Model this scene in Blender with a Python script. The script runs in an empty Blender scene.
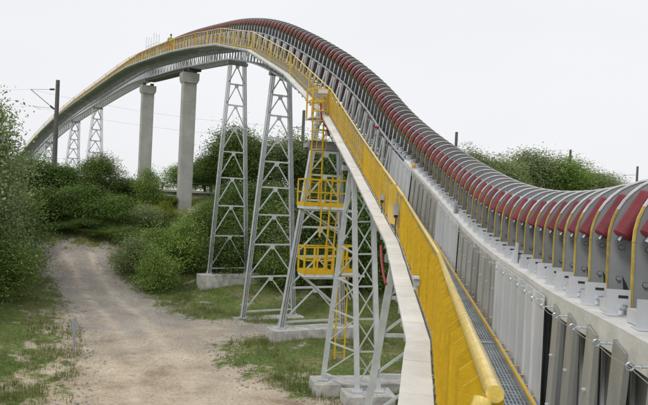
import bpy, math, random
import numpy as np
from mathutils import Matrix, Vector, noise

# ------------------------------------------------------------------ camera
scn = bpy.context.scene
COL = scn.collection
PITCH, ROLL = -0.010689, 0.046870
cam = bpy.data.cameras.new('camera')
cam.sensor_width = 36.0
cam.lens = 599.1 / 648 * 36.0
cam.clip_start = 0.05
cam.clip_end = 6000
camo = bpy.data.objects.new('camera', cam)
COL.objects.link(camo)
r0 = Vector((1, 0, 0)); u0 = Vector((0, -math.sin(PITCH), math.cos(PITCH))); f0 = Vector((0, math.cos(PITCH), math.sin(PITCH)))
cr = r0 * math.cos(ROLL) + u0 * math.sin(ROLL)
cu = -r0 * math.sin(ROLL) + u0 * math.cos(ROLL)
m = Matrix((cr, cu, -f0)).transposed().to_4x4()
camo.matrix_world = m
scn.camera = camo

# ------------------------------------------------------------------ light and sky
SUN_EL, SUN_AZ = math.radians(52), math.radians(215)      # azimuth clockwise from +Y: behind and left of the viewer
w = bpy.data.worlds.new("World"); scn.world = w; w.use_nodes = True
nt = w.node_tree; nt.nodes.clear()
N = nt.nodes.new; LK = nt.links.new
out = N('ShaderNodeOutputWorld'); bg = N('ShaderNodeBackground'); bg.inputs['Strength'].default_value = 0.1
sky = N('ShaderNodeTexSky'); sky.sky_type = 'NISHITA'; sky.sun_disc = False
sky.sun_elevation = SUN_EL; sky.sun_rotation = SUN_AZ; sky.air_density = 1.0; sky.dust_density = 3.0
tc = N('ShaderNodeTexCoord'); mp = N('ShaderNodeMapping'); mp.inputs['Scale'].default_value = (1, 1, 3.0)
nz = N('ShaderNodeTexNoise'); nz.inputs['Scale'].default_value = 1.6; nz.inputs['Detail'].default_value = 4; nz.inputs['Roughness'].default_value = 0.5
cr_ = N('ShaderNodeValToRGB')
cr_.color_ramp.elements[0].position = 0.3; cr_.color_ramp.elements[0].color = (8.7, 8.85, 9.2, 1)
cr_.color_ramp.elements[1].position = 0.72; cr_.color_ramp.elements[1].color = (9.5, 9.5, 9.7, 1)
mx = N('ShaderNodeMix'); mx.data_type = 'RGBA'; mx.inputs[0].default_value = 0.95
LK(tc.outputs['Generated'], mp.inputs[0]); LK(mp.outputs[0], nz.inputs['Vector']); LK(nz.outputs['Fac'], cr_.inputs[0])
LK(sky.outputs[0], mx.inputs[6]); LK(cr_.outputs[0], mx.inputs[7]); LK(mx.outputs[2], bg.inputs[0]); LK(bg.outputs[0], out.inputs[0])
sl = bpy.data.lights.new('sun', 'SUN'); sl.energy = 1.3; sl.angle = math.radians(14); sl.color = (1, 0.97, 0.92)
so = bpy.data.objects.new('sun', sl); COL.objects.link(so)
dvec = Vector((math.sin(SUN_AZ) * math.cos(SUN_EL), math.cos(SUN_AZ) * math.cos(SUN_EL), math.sin(SUN_EL)))
so.rotation_euler = dvec.to_track_quat('Z', 'Y').to_euler(); so.location = (0, 0, 60)
scn.view_settings.view_transform = 'Standard'; scn.view_settings.look = 'None'
scn.view_settings.exposure = 0.0; scn.view_settings.gamma = 1.0

R = random.Random(7)

# ------------------------------------------------------------------ materials
def mat(name, col, rough=0.6, metal=0.0, var=0.12, scale=6.0, bump=0.0, bscale=40.0, col2=None, spec=0.5, obvar=0.0, streak=False, coat=0.0):
    M = bpy.data.materials.new(name); M.use_nodes = True
    t = M.node_tree; b = t.nodes['Principled BSDF']; n = t.nodes.new; l = t.links.new
    b.inputs['Roughness'].default_value = rough; b.inputs['Metallic'].default_value = metal
    b.inputs['Specular IOR Level'].default_value = spec
    b.inputs['Coat Weight'].default_value = coat
    co = n('ShaderNodeNewGeometry')
    src = co.outputs['Position']
    if streak:
        mp = n('ShaderNodeMapping'); mp.inputs['Scale'].default_value = (1, 1, 0.18); l(src, mp.inputs[0]); src = mp.outputs[0]
    z = n('ShaderNodeTexNoise'); z.inputs['Scale'].default_value = scale; z.inputs['Detail'].default_value = 5; z.inputs['Roughness'].default_value = 0.62
    l(src, z.inputs['Vector'])
    r = n('ShaderNodeValToRGB'); e = r.color_ramp.elements
    c2 = col2 or tuple(c * (1 - 2.2 * var) for c in col)
    e[0].position = 0.3; e[0].color = (*[max(0, c) for c in c2], 1)
    e[1].position = 0.68; e[1].color = (*[c * (1 + var * .6) for c in col], 1)
    l(z.outputs['Fac'], r.inputs[0]); cs = r.outputs[0]
    if obvar:
        oi = n('ShaderNodeObjectInfo'); mr = n('ShaderNodeMapRange'); mr.inputs[3].default_value = 1 - obvar; mr.inputs[4].default_value = 1 + obvar
        l(oi.outputs['Random'], mr.inputs[0]); mm = n('ShaderNodeVectorMath'); mm.operation = 'SCALE'
        l(cs, mm.inputs[0]); l(mr.outputs[0], mm.inputs['Scale']); cs = mm.outputs[0]
    l(cs, b.inputs['Base Color'])
    if bump:
        z2 = n('ShaderNodeTexNoise'); z2.inputs['Scale'].default_value = bscale; z2.inputs['Detail'].default_value = 4
        l(co.outputs['Position'], z2.inputs['Vector']); bp = n('ShaderNodeBump'); bp.inputs['Strength'].default_value = bump; bp.inputs['Distance'].default_value = 0.02
        l(z2.outputs['Fac'], bp.inputs['Height']); l(bp.outputs[0], b.inputs['Normal'])
    return M

galv = mat('galvanised_steel', (.52, .54, .555), .5, .35, .16, 3.0, .15, 60, obvar=.08)
zinc_pale = mat('pale_zinc_strut', (.56, .58, .60), .5, .15, .14, 4.0, obvar=.15)
galv_dark = mat('weathered_steel_plate', (.31, .325, .335), .5, .15, .09, 2.0, .05, 50, obvar=.10)
taupe = mat('taupe_channel_steel', (.42, .425, .40), .5, .15, .14, 5.0, .15, 50, obvar=.14, streak=True)
whitepaint = mat('white_sheet', (.62, .64, .67), .4, .1, .08, 3.0, .1, 40, obvar=.04, streak=True)
cream = mat('cream_paint', (.68, .672, .64), .5, 0, .10, 5.0, .15, 40, obvar=.04)
traym = mat('tray_cover_paint', (.75, .74, .70), .45, 0, .09, 2.0, .12, 30, obvar=.05)
yellow = mat('yellow_paint', (.68, .425, .008), .55, 0, .09, 13.0, .2, 90, obvar=.08, coat=.15)
railyel_lit = mat('yellow_rail_sky_lit', (.82, .60, .14), .33, 0, .14, 24.0, .12, 60, coat=.4)  # railing yellow made paler, with the sky glare on the rail painted in
ochre = mat('ochre_edge', (.62, .47, .10), .5, .2, .2, 9.0, .1, 60, obvar=.15)
hoopm = mat('bright_zinc', (.74, .75, .76), .5, .0, .12, 9.0, obvar=.08)
redm = mat('red_roller_paint', (.20, .020, .032), .6, 0, .16, 8.0, .1, 60, obvar=.16)
black = mat('black_rubber', (.05, .05, .052), .62, 0, .2, 6.0, .2, 40)
darkslot = mat('dark_recess', (.03, .03, .03), .8)
zincm = mat('blued_zinc', (.55, .62, .68), .28, .7, .1, 12.0)
grate = mat('grating_steel', (.46, .52, .58), .45, .5, .18, 5.0, obvar=.05)
concrete = mat('concrete', (.43, .425, .40), .85, 0, .09, 1.2, .4, 25)
concrete_w = mat('pale_footing_concrete', (.50, .49, .46), .85, 0, .2, 3.0, .5, 20)
bark = mat('bark', (.10, .075, .05), .9, 0, .3, 8, .6, 20)
mastm = mat('mast_concrete', (.13, .125, .12), .8, 0, .15, 4)
towm = mat('tower_paint', (.56, .585, .60), .45, .25, .10, 2.5, .1, 30, obvar=.03)
towm_w = mat('white_tower_paint', (.60, .62, .64), .45, .15, .08, 2.5, .1, 30)
redhose = mat('red_hose', (.32, .02, .025), .4)
wallm = mat('old_parapet', (.13, .11, .095), .9, 0, .3, 1.5, .5, 12)
lime = mat('hi_vis_cloth', (.42, .60, .06), .8)
orange = mat('orange_cloth', (.62, .26, .03), .8)
skinm = mat('skin', (.42, .26, .18), .6)
hairm = mat('dark_cap', (.03, .03, .035), .7)
signm = mat('marker_board_grey', (.30, .30, .32), .6, 0, .15, 12)
mesh_y = mat('yellow_sheet', (.73, .45, .008), .45, 0, .08, 5, coat=.15)

# ------------------------------------------------------------------ mesh builder
class MB:
    def __init__(s): s.v = []; s.f = []; s.mi = []; s.mat = 0
    def add(s, vs, fs):
        n = len(s.v); s.v += [tuple(v) for v in vs]; s.f += [tuple(i + n for i in f) for f in fs]; s.mi += [s.mat] * len(fs)
    def box(s, x0, x1, y0, y1, z0, z1, M=None):
        vs = [Vector((x, y, z)) for z in (z0, z1) for y in (y0, y1) for x in (x0, x1)]
        if M: vs = [M @ v for v in vs]
        s.add(vs, [(0, 2, 3, 1), (4, 5, 7, 6), (0, 1, 5, 4), (2, 6, 7, 3), (0, 4, 6, 2), (1, 3, 7, 5)])
    def beam(s, a, b, w, h, up=(0, 0, 1)):
        a = Vector(a); b = Vector(b); d = (b - a).normalized(); up = Vector(up)
        x = d.cross(up)
        if x.length < 1e-4: x = d.cross(Vector((1, 0, 0)))
        x.normalize(); z = x.cross(d)
        vs = [p + x * (i * w / 2) + z * (j * h / 2) for p in (a, b) for j in (-1, 1) for i in (-1, 1)]
        s.add(vs, [(0, 1, 3, 2), (4, 6, 7, 5), (0, 4, 5, 1), (2, 3, 7, 6), (0, 2, 6, 4), (1, 5, 7, 3)])
    def ibeam(s, a, b, w, h, t=.02, up=(0, 0, 1)):
        a = Vector(a); b = Vector(b); d = (b - a).normalized(); up = Vector(up)
        x = d.cross(up).normalized(); z = x.cross(d)
        s.beam(a + z * (h / 2 - t / 2), b + z * (h / 2 - t / 2), w, t, up); s.beam(a - z * (h / 2 - t / 2), b - z * (h / 2 - t / 2), w, t, up)
        s.beam(a, b, t, h - 2 * t - .002, up)
    def tube(s, pts, r, n=8, cap=True, rr=None):
        pts = [Vector(p) for p in pts]; N_ = len(pts); base = len(s.v); prev = None
        for i, p in enumerate(pts):
            d = (pts[min(i + 1, N_ - 1)] - pts[max(i - 1, 0)]).normalized()
            if prev is None:
                x = d.cross(Vector((0, 0, 1)))
                if x.length < 1e-3: x = d.cross(Vector((1, 0, 0)))
            else: x = prev - d * prev.dot(d)
            x.normalize(); prev = x; y = d.cross(x); q = rr[i] if rr else r
            s.v += [tuple(p + (x * math.cos(a) + y * math.sin(a)) * q) for a in [2 * math.pi * k / n for k in range(n)]]
        fs = []
        for i in range(N_ - 1):
            for k in range(n):
                a = base + i * n + k; b = base + i * n + (k + 1) % n; fs.append((a, b, b + n, a + n))
        if cap: fs += [tuple(base + k for k in reversed(range(n))), tuple(base + (N_ - 1) * n + k for k in range(n))]
        s.f += fs; s.mi += [s.mat] * len(fs)
    def prism(s, poly, axis, a0, a1):
        # poly = list of 2D points in the two other axes; extrude on axis 'y' or 'x' or 'z'
        def P(p, a): return {'y': (p[0], a, p[1]), 'x': (a, p[0], p[1]), 'z': (p[0], p[1], a)}[axis]
        n = len(poly); s.add([P(p, a0) for p in poly] + [P(p, a1) for p in poly],
            [tuple(range(n)), tuple(range(2 * n - 1, n - 1, -1))] + [(i, i + n, (i + 1) % n + n, (i + 1) % n) for i in range(n)])
    def mesh(s, name, mats, smooth=True):
        me = bpy.data.meshes.new(name); me.from_pydata(s.v, [], s.f)
        mats = mats if isinstance(mats, (list, tuple)) else [mats]
        for k in mats: me.materials.append(k)
        if len(mats) > 1: me.polygons.foreach_set('material_index', s.mi)
        import bmesh
        bm = bmesh.new(); bm.from_mesh(me); bmesh.ops.recalc_face_normals(bm, faces=bm.faces); bm.to_mesh(me); bm.free()
        if smooth:
            me.shade_smooth(); me.set_sharp_from_angle(angle=math.radians(35))
        return me

def obj(name, me, parent=None, M=None, kind=None, label=None):
    o = bpy.data.objects.new(name, me); COL.objects.link(o)
    if parent: o.parent = parent
    if M is not None: o.matrix_local = M
    if kind: o['kind'] = kind
    if label: o['label'] = label
    return o
def thing(name, label, cat, loc, group=None, me=None):
    o = bpy.data.objects.new(name, me); COL.objects.link(o); o.location = loc
    o['label'] = label; o['category'] = cat
    if group: o['group'] = group
    return o
def setting(name, me, kind='structure'):
    o = obj(name, me); o['kind'] = kind; return o

# ------------------------------------------------------------------ alignment of the conveyor: heading and slope along its length
KS = [0, 2, 4, 6, 8, 10, 13, 16, 19, 22, 26, 30, 35, 40, 46, 53, 61, 70, 80, 92, 106, 122, 140., 175.]
P0 = [0.5176, 1.7285, -1.6433]
TH = [0.1428, 0.1623, 0.204, 0.1073, 0.0602, 0.0517, -0.0213, -0.1179, -0.167, -0.1868, -0.3271, -0.4448, -0.4889, -0.4977, -0.4999, -0.5035, -0.5108, -0.5262, -0.5469, -0.5827, -0.6293, -0.6783, -0.7307, -.80]
PH = [0.0117, -0.048, -0.0306, 0.0222, 0.0932, 0.153, 0.2207, 0.2946, 0.3724, 0.454, 0.4676, 0.4371, 0.3896, 0.2595, 0.1576, 0.1417, 0.093, 0.097, 0.0034, -0.0426, -0.0789, -0.1895, -0.3369, -.36]
LEN = 175.0
SMP = np.arange(0, LEN + .01, .25)
th_ = np.interp(SMP, KS, TH); ph_ = np.interp(SMP, KS, PH)
T_ = np.c_[np.sin(th_) * np.cos(ph_), np.cos(th_) * np.cos(ph_), np.sin(ph_)]
PP = np.vstack([[0, 0, 0], np.cumsum((T_[1:] + T_[:-1]) / 2 * .25, 0)]) + np.array(P0)
def F(s):
    i = s / .25
    if s < 0: p = PP[0] + T_[0] * s; t, ph = TH[0], PH[0]
    else:
        p = np.array([np.interp(i, np.arange(len(SMP)), PP[:, k]) for k in range(3)]); t = np.interp(s, SMP, th_); ph = np.interp(s, SMP, ph_)
    T = Vector((math.sin(t) * math.cos(ph), math.cos(t) * math.cos(ph), math.sin(ph))); Rv = Vector((math.cos(t), -math.sin(t), 0)); U = Rv.cross(T)
    return Vector(p), T, Rv, U
def pt(s, u, h):
    p, T, Rv, U = F(s); return p + Rv * u + U * h
def FM(s, vertical=False):
    p, T, Rv, U = F(s)
    if vertical: T = Vector((T.x, T.y, 0)).normalized(); U = Vector((0, 0, 1))
    return Matrix(((Rv.x, T.x, U.x, p.x), (Rv.y, T.y, U.y, p.y), (Rv.z, T.z, U.z, p.z), (0, 0, 0, 1)))
# the walkway runs in straight lengths between these stations
NODES = [-.02, 6.0, 12.3, 18.6, 25.0] + [25.0 + 6.3 * k for k in range(1, 23)]
def W(s):
    k = max(0, min(len(NODES) - 2, next((i for i in range(len(NODES) - 1) if s < NODES[i + 1]), len(NODES) - 2)))
    a, b = NODES[k], NODES[k + 1]; t = (s - a) / (b - a); A = F(a); B = F(b)
    p = A[0].lerp(B[0], t); T = (B[0] - A[0]).normalized(); Rv = T.cross(Vector((0, 0, 1))).normalized(); U = Rv.cross(T)
    return p, T, Rv, U
def wp(s, u, h, vertical=False):
    p, T, Rv, U = W(s); return p + Rv * u + (Vector((0, 0, 1)) if vertical else U) * h
def WM(s, vertical=False):
    p, T, Rv, U = W(s)
    if vertical: T = Vector((T.x, T.y, 0)).normalized(); U = Vector((0, 0, 1))
    return Matrix(((Rv.x, T.x, U.x, p.x), (Rv.y, T.y, U.y, p.y), (Rv.z, T.z, U.z, p.z), (0, 0, 0, 1)))

# ------------------------------------------------------------------ terrain
RAILWAY = [(-160, 74), (-90, 64), (-50, 60), (-27, 58), (-2, 58.5), (15, 70), (34, 85), (58, 112), (90, 150), (160, 230)]
def sm(a, b, x):
    t = max(0., min(1., (x - a) / (b - a))); return t * t * (3 - 2 * t)
def rdist(x, y):
    mm = 1e9
    for (a, b), (c, d) in zip(RAILWAY[:-1], RAILWAY[1:]):
        vx, vy = c - a, d - b; t = max(0, min(1, ((x - a) * vx + (y - b) * vy) / (vx * vx + vy * vy)))
        mm = min(mm, math.hypot(x - a - t * vx, y - b - t * vy))
    return mm
def ter(x, y):
    z = -7.45 + 2.2 * sm(37, 50, y) + .45 * math.exp(-((x + .5) ** 2 + (y - 29.5) ** 2) / 14)
    z += 1.0 * sm(-9, -20, x) * sm(10, 25, y) if False else (1.0 * (1 - sm(-20, -9, x)) * sm(10, 25, y) if x < -9 else 0)
    far = -2.6 + 1.2 * math.sin(x * .006 + 1) * math.cos(y * .005)
    z += (far - z) * sm(64, 120, y + abs(x) * .2)
    e = 1 - sm(3.2, 14.5, rdist(x, y))
    z = z * (1 - e) + (-.45) * e
    z += .07 * math.sin(x * .9 + y * .35) * math.cos(y * .7 - x * .2) + .04 * math.sin(x * 2.3) * math.sin(y * 1.9)
    return z
PATH = [(-8.17, 20.12), (-9.57, 24.72), (-11.86, 30.07), (-14.47, 34.48), (-17.59, 39.68), (-19.5, 42.44), (-21.5, 44.2), (-21.8, 45.2), (-16.2, 45.4),
        (-15.9, 44.6), (-15.05, 43.14), (-13.4, 41.08), (-11.47, 39.33), (-8.96, 36.02), (-7.1, 34.42), (-4.42, 33.77), (-2.42, 33.42), (-2.17, 30.9),
        (-4.3, 29.9), (-4.3, 26.4), (-2.07, 23.17), (.6, 21.42), (2.0, 17.0), (1.0, 6.0), (-3.0, -4.0), (-9.5, -4.0), (-8.0, 10.0)]
def pathd(x, y):
    # signed distance, negative inside the track
    mm = 1e9; ins = False
    for i in range(len(PATH)):
        (a, b), (c, d) = PATH[i - 1], PATH[i]
        vx, vy = c - a, d - b; t = max(0, min(1, ((x - a) * vx + (y - b) * vy) / (vx * vx + vy * vy)))
        mm = min(mm, math.hypot(x - a - t * vx, y - b - t * vy))
        if (b > y) != (d > y) and x < (c - a) * (y - b) / (d - b) + a: ins = not ins
    return -mm if ins else mm

def axis(lo, hi, step, farv):
    a = list(np.arange(lo, hi + .01, step)); g = step; v = hi
    while v < farv: g *= 1.35; v += g; a.append(v)
    g = step; v = lo
    while v > -farv: g *= 1.35; v -= g; a.insert(0, v)
    return a
xs = axis(-36, 30, .6, 2600); ys = axis(6, 76, .6, 2600)
vs = []; wear = []
for y in ys:
    for x in xs:
        vs.append((x, y, ter(x, y)))
        near = -40 < x < 30 and 0 < y < 60
        d = pathd(x, y) if near else 9
        wear.append(max(0, min(1, (1.6 - d) / 3.0 + (.36 if x < -7 and 12 < y < 33 else 0))) if near else 0)
nx = len(xs)
fs = [(j * nx + i, j * nx + i + 1, (j + 1) * nx + i + 1, (j + 1) * nx + i) for j in range(len(ys) - 1) for i in range(nx - 1)]
me = bpy.data.meshes.new('ground'); me.from_pydata(vs, [], fs); me.shade_smooth()
at = me.attributes.new('wear', 'FLOAT', 'POINT'); at.data.foreach_set('value', wear)

def ground_mat(name, path=False):
    M = bpy.data.materials.new(name); M.use_nodes = True; t = M.node_tree; b = t.nodes['Principled BSDF']; n = t.nodes.new; l = t.links.new
    b.inputs['Roughness'].default_value = .95; b.inputs['Specular IOR Level'].default_value = .15
    g = n('ShaderNodeNewGeometry')
    def nz(sc, det=6, ro=.6):
        z = n('ShaderNodeTexNoise'); z.inputs['Scale'].default_value = sc; z.inputs['Detail'].default_value = det; z.inputs['Roughness'].default_value = ro; l(g.outputs['Position'], z.inputs['Vector']); return z.outputs['Fac']
    def ramp(f, stops):
        r = n('ShaderNodeValToRGB'); e = r.color_ramp.elements
        while len(e) < len(stops): e.new(.5)
        for k, (p, c) in enumerate(stops): e[k].position = p; e[k].color = (*c, 1)
        l(f, r.inputs[0]); return r.outputs[0]
    def mix(f, a, c, mode='MIX'):
        x = n('ShaderNodeMix'); x.data_type = 'RGBA'; x.blend_type = mode
        if isinstance(f, float): x.inputs[0].default_value = f
        else: l(f, x.inputs[0])
        l(a, x.inputs[6]); l(c, x.inputs[7]); return x.outputs[2]
    dirt = ramp(nz(.55), [(.3, (.27, .205, .145)), (.46, (.455, .38, .28)), (.7, (.61, .53, .41))])
    grav = ramp(nz(.5), [(.3, (.25, .23, .20)), (.7, (.42, .385, .345))])
    # the track is gravel up the slope and sandy earth nearer by
    sx = n('ShaderNodeSeparateXYZ'); l(g.outputs['Position'], sx.inputs[0])
    mr = n('ShaderNodeMapRange'); mr.inputs[1].default_value = 25; mr.inputs[2].default_value = 34; l(sx.outputs['Y'], mr.inputs[0])
    ad = n('ShaderNodeMath'); ad.operation = 'ADD'; l(mr.outputs[0], ad.inputs[0])
    m2 = n('ShaderNodeMapRange'); m2.inputs[1].default_value = .35; m2.inputs[2].default_value = .65; m2.inputs[3].default_value = -.4; m2.inputs[4].default_value = .4; l(nz(.35), m2.inputs[0]); l(m2.outputs[0], ad.inputs[1]); ad.use_clamp = True
    trk = mix(ad.outputs[0], dirt, grav)
    sp = ramp(nz(9, 5, .7), [(.36, (.72, .70, .68)), (.5, (1, 1, 1)), (.64, (1.16, 1.15, 1.13))])
    trk = mix(1.0, trk, sp, 'MULTIPLY')
    if path:
        ra = n('ShaderNodeAttribute'); ra.attribute_name = 'rut'
        rm = n('ShaderNodeMath'); rm.operation = 'MULTIPLY'; l(ra.outputs['Fac'], rm.inputs[0])
        rn = n('ShaderNodeMapRange'); rn.inputs[1].default_value = .35; rn.inputs[2].default_value = .6; l(nz(1.6), rn.inputs[0]); l(rn.outputs[0], rm.inputs[1])
        trk = mix(rm.outputs[0], trk, ramp(nz(3), [(.3, (.50, .42, .32)), (.7, (.66, .57, .45))]))
        dk = n('ShaderNodeMapRange'); dk.inputs[1].default_value = .60; dk.inputs[2].default_value = .70; dk.inputs[4].default_value = .55; l(nz(1.1, 8, .72), dk.inputs[0])
        trk = mix(dk.outputs[0], trk, ramp(nz(5), [(.3, (.15, .11, .08)), (.7, (.22, .165, .12))]))
    if path: colr = trk
    else:
        gr = ramp(nz(.4), [(.3, (.085, .13, .035)), (.5, (.13, .175, .05)), (.66, (.24, .22, .11))])
        gr = mix(.8, gr, ramp(nz(6), [(.35, (.5, .5, .5)), (.65, (1.4, 1.4, 1.4))]), 'MULTIPLY')
        a = n('ShaderNodeAttribute'); a.attribute_name = 'wear'
        q = n('ShaderNodeMath'); q.operation = 'ADD'; l(a.outputs['Fac'], q.inputs[0])
        m3 = n('ShaderNodeMapRange'); m3.inputs[1].default_value = .3; m3.inputs[2].default_value = .7; m3.inputs[3].default_value = -.75; m3.inputs[4].default_value = .55; l(nz(.9, 7), m3.inputs[0]); l(m3.outputs[0], q.inputs[1])
        q2 = n('ShaderNodeMapRange'); q2.inputs[1].default_value = .15; q2.inputs[2].default_value = .4; l(q.outputs[0], q2.inputs[0])
        colr = mix(q2.outputs[0], gr, trk)
    l(colr, b.inputs['Base Color'])
    bp = n('ShaderNodeBump'); bp.inputs['Strength'].default_value = .7; bp.inputs['Distance'].default_value = .05; l(nz(7, 7, .75), bp.inputs['Height']); l(bp.outputs[0], b.inputs['Normal'])
    return M
me.materials.append(ground_mat('ground_earth'))
setting('ground', me)
# track sheet
vs = []; idx = {}; fs = []
st = .2
def pz(x, y):
    i = (x + 36) / .6; j = (y - 6) / .6
    if i < 0 or j < 0: return ter(x, y)
    i0, j0 = int(i), int(j); fx, fy = i - i0, j - j0
    a, b, c, d = [ter(-36 + .6 * (i0 + p), 6 + .6 * (j0 + q)) for p, q in ((0, 0), (1, 0), (0, 1), (1, 1))]
    return max(a * (1 - fx) * (1 - fy) + b * fx * (1 - fy) + c * (1 - fx) * fy + d * fx * fy, a + (b - a) * fx + (d - b) * fy if fx > fy else a + (d - c) * fx + (c - a) * fy)
def edge(x, y): return -pathd(x, y) - .35 + 1.1 * (noise.noise(Vector((x * .45, y * .45, 3))) + .5 * noise.noise(Vector((x * 1.9, y * 1.9, 8))))
def V(i, j):
    if (i, j) not in idx: idx[i, j] = len(vs); x, y = -24 + i * st, -4 + j * st; vs.append((x, y, pz(x, y) - .03 + .065 * sm(0, .7, edge(x, y)) + .008 * math.sin(x * 5 + y * 3)))
    return idx[i, j]
for i in range(140):
    for j in range(262):
        x, y = -24 + (i + .5) * st, -4 + (j + .5) * st
        if edge(x, y) > 0: fs.append((V(i, j), V(i + 1, j), V(i + 1, j + 1), V(i, j + 1)))
CLN = [(-2.6, -4), (-3.4, 12), (-4.9, 20), (-7.4, 27), (-11.2, 34), (-15.2, 40), (-18.8, 45.5)]
def cdist(x, y):
    mm = 9
    for (a, b_), (c, d) in zip(CLN[:-1], CLN[1:]):
        vx, vy = c - a, d - b_; t = max(0, min(1, ((x - a) * vx + (y - b_) * vy) / (vx * vx + vy * vy))); mm = min(mm, math.hypot(x - a - t * vx, y - b_ - t * vy))
    return mm
rut = []
for i, (x, y, z) in enumerate(vs):
    e = abs(cdist(x, y) + .12 * math.sin(y * .5) - .85); q = math.exp(-(e / .26) ** 2); rut.append(q * .75); vs[i] = (x, y, z + .012 * (1 - q))
me = bpy.data.meshes.new('dirt_track'); me.from_pydata(vs, [], fs); me.shade_smooth()
at = me.attributes.new('rut', 'FLOAT', 'POINT'); at.data.foreach_set('value', rut); me.materials.append(ground_mat('track_earth', True))
setting('dirt_track', me)

# ------------------------------------------------------------------ PIPE CONVEYOR
def EX(s): return float(np.interp(s, [44, 54, 70, 100], [0, .37, .6, .7]))      # the girder gets deeper beyond the second tower
UC = 1.53; HC = 1.51; HR = .50
conv = thing('pipe_conveyor', 'long grey pipe conveyor with hooped idler frames and red rollers arching over the trees', 'conveyor', F(0)[0])
CL = Matrix.Translation(-F(0)[0])
def cput(name, me, s, M=None, parent=None, kind=None, label=None):
    return obj(name, me, parent or conv, CL @ (M if M is not None else FM(s)), kind, label)

# idler frame plate with two round openings; local frame: x across, y along, z up
def plate_mesh():
    b = MB(); W2 = .48; t = .010
    def ring(cz, r, outer, n=32, a0=0):
        k = len(b.v)
        for i in range(n):
            a = 2 * math.pi * i / n; dx, dz = math.cos(a), math.sin(a); o = outer(dx, dz)
            for q, (px, pz_) in enumerate(((UC + dx * r, cz + dz * r), o)):
                for y in (-t / 2, t / 2): b.v.append((px, y, pz_))
        for i in range(n):
            A = k + 4 * i; B = k + 4 * ((i + 1) % n)
            b.f += [(A, A + 2, B + 2, B), (A + 1, B + 1, B + 3, A + 3), (A, B, B + 1, A + 1), (A + 2, A + 3, B + 3, B + 2)]; b.mi += [0] * 4
    def up(dx, dz):
        if dz >= 0:
            return UC + dx * W2, 1.49 + dz * W2 * .995
        k = min(W2 / abs(dx) if abs(dx) > 1e-6 else 9, (1.49 - 1.02) / -dz if dz < 0 else 9); return UC + dx * k, 1.49 + dz * k
    def lo(dx, dz):
        k = min(W2 / abs(dx) if abs(dx) > 1e-6 else 9, (.46 / abs(dz)) if abs(dz) > 1e-6 else 9); return UC + dx * k, .5 + dz * k
    ring(1.49, .30, up); ring(.5, .30, lo)
    # bolts, seen round on the face, and dark slots
    for (x, z) in ((-.40, 1.45), (-.41, 1.24), (-.41, 1.12), (.40, 1.45), (.41, 1.2), (-.40, .8), (-.40, .2)):
        b.mat = 1; b.tube([(UC + x, -.0058, z), (UC + x, .0, z)], .018, 8); b.mat = 0; b.tube([(UC + x, -.022, z), (UC + x, .0, z)], .015, 6)
    b.mat = 1
    b.prism([(UC - .385, 1.26), (UC - .355, 1.20), (UC - .31, 1.09), (UC - .375, 1.15)], 'y', -.007, -.0052)
    b.box(UC - .43, UC - .40, -.007, -.0052, .93, .95)
    b.mat = 0
    b.box(UC - .47, UC + .47, -.05, .0, 1.035, 1.045)
    return b.mesh('idler_frame', [galv_dark, darkslot])
def hoop_mesh():
    b = MB(); n = 20; w_ = .026
    pts = [(UC + .487 * math.cos(math.pi * (1 - i / n)), 1.49 + .487 * math.sin(math.pi * (1 - i / n))) for i in range(n + 1)]
    inn = [(UC + .474 * math.cos(math.pi * (1 - i / n)), 1.49 + .474 * math.sin(math.pi * (1 - i / n))) for i in range(n + 1)]
    k = 0
    for P, Q in zip(pts, inn):
        for (x, z) in (P, Q):
            for y in (-w_ / 2, w_ / 2): b.v.append((x, y, z))
    for i in range(n):
        A = 4 * i; B = A + 4
        b.f += [(A, B, B + 1, A + 1), (A + 2, A + 3, B + 3, B + 2), (A, A + 2, B + 2, B), (A + 1, B + 1, B + 3, A + 3)]; b.mi += [0] * 4
    b.mi = [1 if i < 4 * 3 else 0 for i in range(len(b.mi))]
    b.f += [(0, 1, 3, 2), (4 * n, 4 * n + 2, 4 * n + 3, 4 * n + 1)]; b.mi += [0] * 2
    return b.mesh('hoop', [hoopm, ochre])
def strip_mesh():
    b = MB(); b.box(UC - .487, UC - .475, -.011, .011, 1.06, 1.488); return b.mesh('edge_strip', ochre)
def strip2_mesh():
    b = MB(); b.box(UC + .475, UC + .487, -.011, .011, 1.06, 1.488); return b.mesh('edge_strip', ochre)
AP = .345
def sflange():
    b = MB(); b.box(UC - .495, UC - .488, -.05, .05, .0, 1.42); b.box(UC - .4878, UC - .43, .043, .05, .0, 1.3); return b.mesh('side_flange', zinc_pale)
sfm = sflange()
def one_roller(b, cz, k):
    a = math.radians(90 + 60 * k); y = -.10 if k in (0, 1, 5) else .10
    q = AP + (.03 if k in (1, 5) else -.06 if k == 0 else 0); c = Vector((UC + q * math.cos(a), y, cz + q * math.sin(a))); d = Vector((-math.sin(a), 0, math.cos(a)))
    L = .168; c = c + d * (.035 if k == 1 else -.035 if k == 5 else 0); b.mat = 0
    b.tube([c - d * L, c - d * (L - .012), c + d * (L - .012), c + d * L], .066, 12, rr=[.054, .066, .066, .054])
    b.mat = 1
    b.tube([c - d * (L + .03), c - d * L], .014, 6); b.tube([c + d * L, c + d * (L + .03)], .014, 6)
def roller_mesh(cz, k):
    b = MB(); one_roller(b, cz, k); return b.mesh('roller', [redm, zincm])
def roller_set():
    b = MB()
    for cz in (HC, .5):
        for k in range(6): one_roller(b, cz, k)
    return b.mesh('roller_set', [redm, zincm])
pm, hm, s1, s2, rs = plate_mesh(), hoop_mesh(), strip_mesh(), strip2_mesh(), roller_set()
rms = [roller_mesh(cz, k) for cz in (HC, .5) for k in range(6)]
I4 = Matrix.Identity(4)
S_FR = [1.0 + .5 * k for k in range(-3, 285)]
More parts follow.
